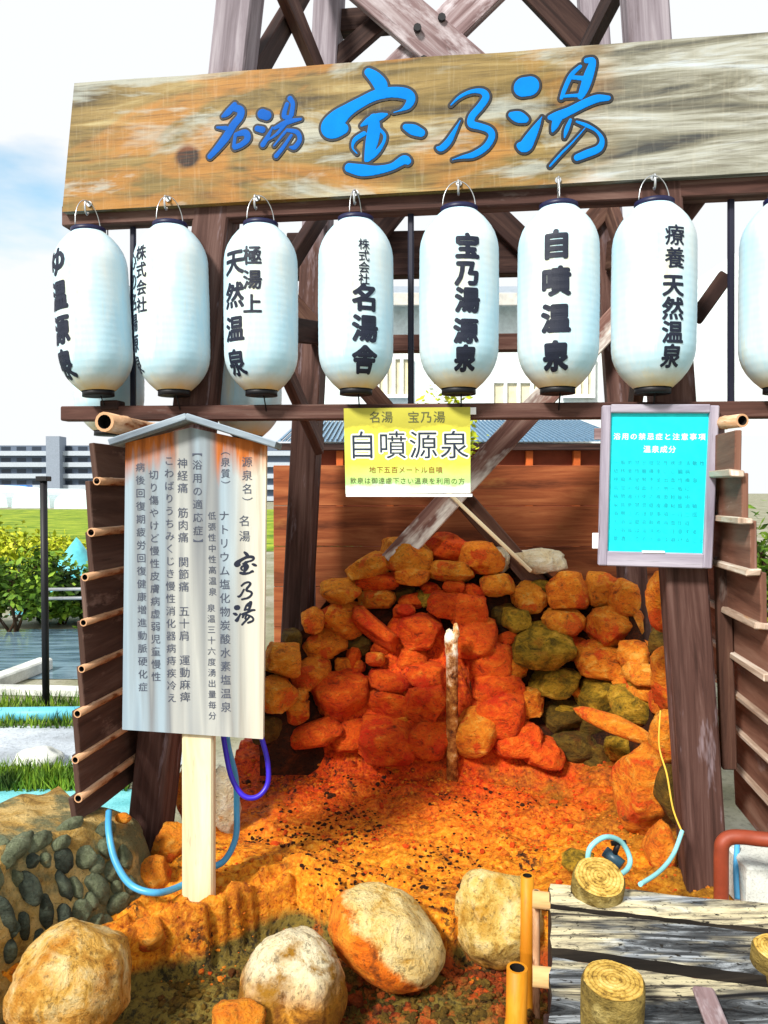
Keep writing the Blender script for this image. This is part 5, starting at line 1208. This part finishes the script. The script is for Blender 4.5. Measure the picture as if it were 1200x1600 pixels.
# log stumps
k = NB('stump_end', 0.85, 0.2); co = k.coord('UV'); n = k.noise(k.coord('Object'), 32, 6, 0.75); xs_ = k.sep(co)
rad = k.math('SQRT', k.math('ADD', k.math('MULTIPLY', xs_[0], xs_[0]), k.math('MULTIPLY', xs_[1], xs_[1])))
rg = k.math('SINE', k.math('ADD', k.math('MULTIPLY', rad, 46.0), k.math('MULTIPLY', n, 7.0)))
k.color(k.mix(k.mask(rg, 0.2, 0.9), k.ramp(n, [(0.34, '#6e5220'), (0.46, '#bd9844'), (0.58, '#d4b464'), (0.7, '#e4cc8c')]), k.ramp(n, [(0.36, '#5c4216'), (0.5, '#a8843a'), (0.66, '#c8a658')])))
k.bump(n, 0.8, 0.01); M['stump_end'] = k.m
M['bark'] = mat_stone('stump_side', [(0.3, '#4a3a1c'), (0.5, '#8d7638'), (0.7, '#c0a458')], '#d8c27a', (0.55, 0.66), 0.6, 16)
def stump(px, py, z_top, r, h, label, seed, tilt):
    c = G(px, py, z_top); rn_ = random.Random(seed); t = thing('log_stump', label, 'stump', c-UP*h, 'sawn log stumps on the deck'); seg = 28
    rr = [r*(1+0.10*noise.noise(Vector((math.cos(2*math.pi*k2/seg)*1.6, math.sin(2*math.pi*k2/seg)*1.6, seed)))) for k2 in range(seg)]
    bm = bmesh.new(); rings = []
    rot = Matrix.Rotation(tilt, 3, 'X')
    for z, sc_ in ((0, .93), (-.008, 1.0), (-.04, 1.0), (-.09, .99), (-h*0.6, .98), (-h, 1.0)):
        rings.append([bm.verts.new(c + rot @ Vector((rr[k2]*sc_*math.cos(2*math.pi*k2/seg), rr[k2]*sc_*math.sin(2*math.pi*k2/seg), z + 0.003*noise.noise(Vector((k2, z*30, seed)))))) for k2 in range(seg)])
    for a, b in zip(rings, rings[1:]):
        for k2 in range(seg): bm.faces.new([a[k2], b[k2], b[(k2+1) % seg], a[(k2+1) % seg]])
    bm.faces.new(rings[-1][::-1]); bm_obj('trunk', bm, M['bark'], t, True)
    bm = bmesh.new(); cv = [bm.verts.new(v) for v in [c + rot @ Vector((rr[k2]*.93*math.cos(2*math.pi*k2/seg), rr[k2]*.93*math.sin(2*math.pi*k2/seg), 0.001)) for k2 in range(seg)]]; m_ = bm.verts.new(c+rot @ Vector((0, 0, .004)))
    uvl = bm.loops.layers.uv.verify()
    for k2 in range(seg):
        f = bm.faces.new([cv[k2], cv[(k2+1) % seg], m_])
        for lp in f.loops: lp[uvl].uv = (((lp.vert.co-c).x)/r, ((lp.vert.co-c).y)/r)
    bm_obj('sawn_end', bm, M['stump_end'], t)
stump(937, 1370, 0.40, 0.078, 0.12, 'yellow sawn log stump at the back edge of the deck', 1, R(22))
stump(959, 1532, 0.44, 0.072, 0.30, 'taller yellow sawn log stump at the front of the deck', 2, R(4))
stump(1212, 1482, 0.39, 0.055, 0.12, 'log stump at the right edge of the picture on the deck', 3, R(10))
# bamboo stakes
tag(bamboo('bamboo_stake', P(806, 1640, 2.30), P(808, 1512, 2.30), 0.033, M['bamboo_orange'], None, 0.2), 'short orange bamboo stake with open hollow top in front of the cream boulder', 'bamboo stake')
tag(bamboo('bamboo_stake', P(822, 1640, 2.48), P(824, 1368, 2.48), 0.022, M['bamboo_orange'], None, 0.22), 'tall thin bamboo stake between the cream boulder and the deck', 'bamboo stake')
tag(bamboo('bamboo_stake', P(838, 1640, 2.44), P(838, 1392, 2.44), 0.012, M['bamboo_old'], None, 0.2), 'slender grey bamboo stake beside the deck planks', 'bamboo stake')
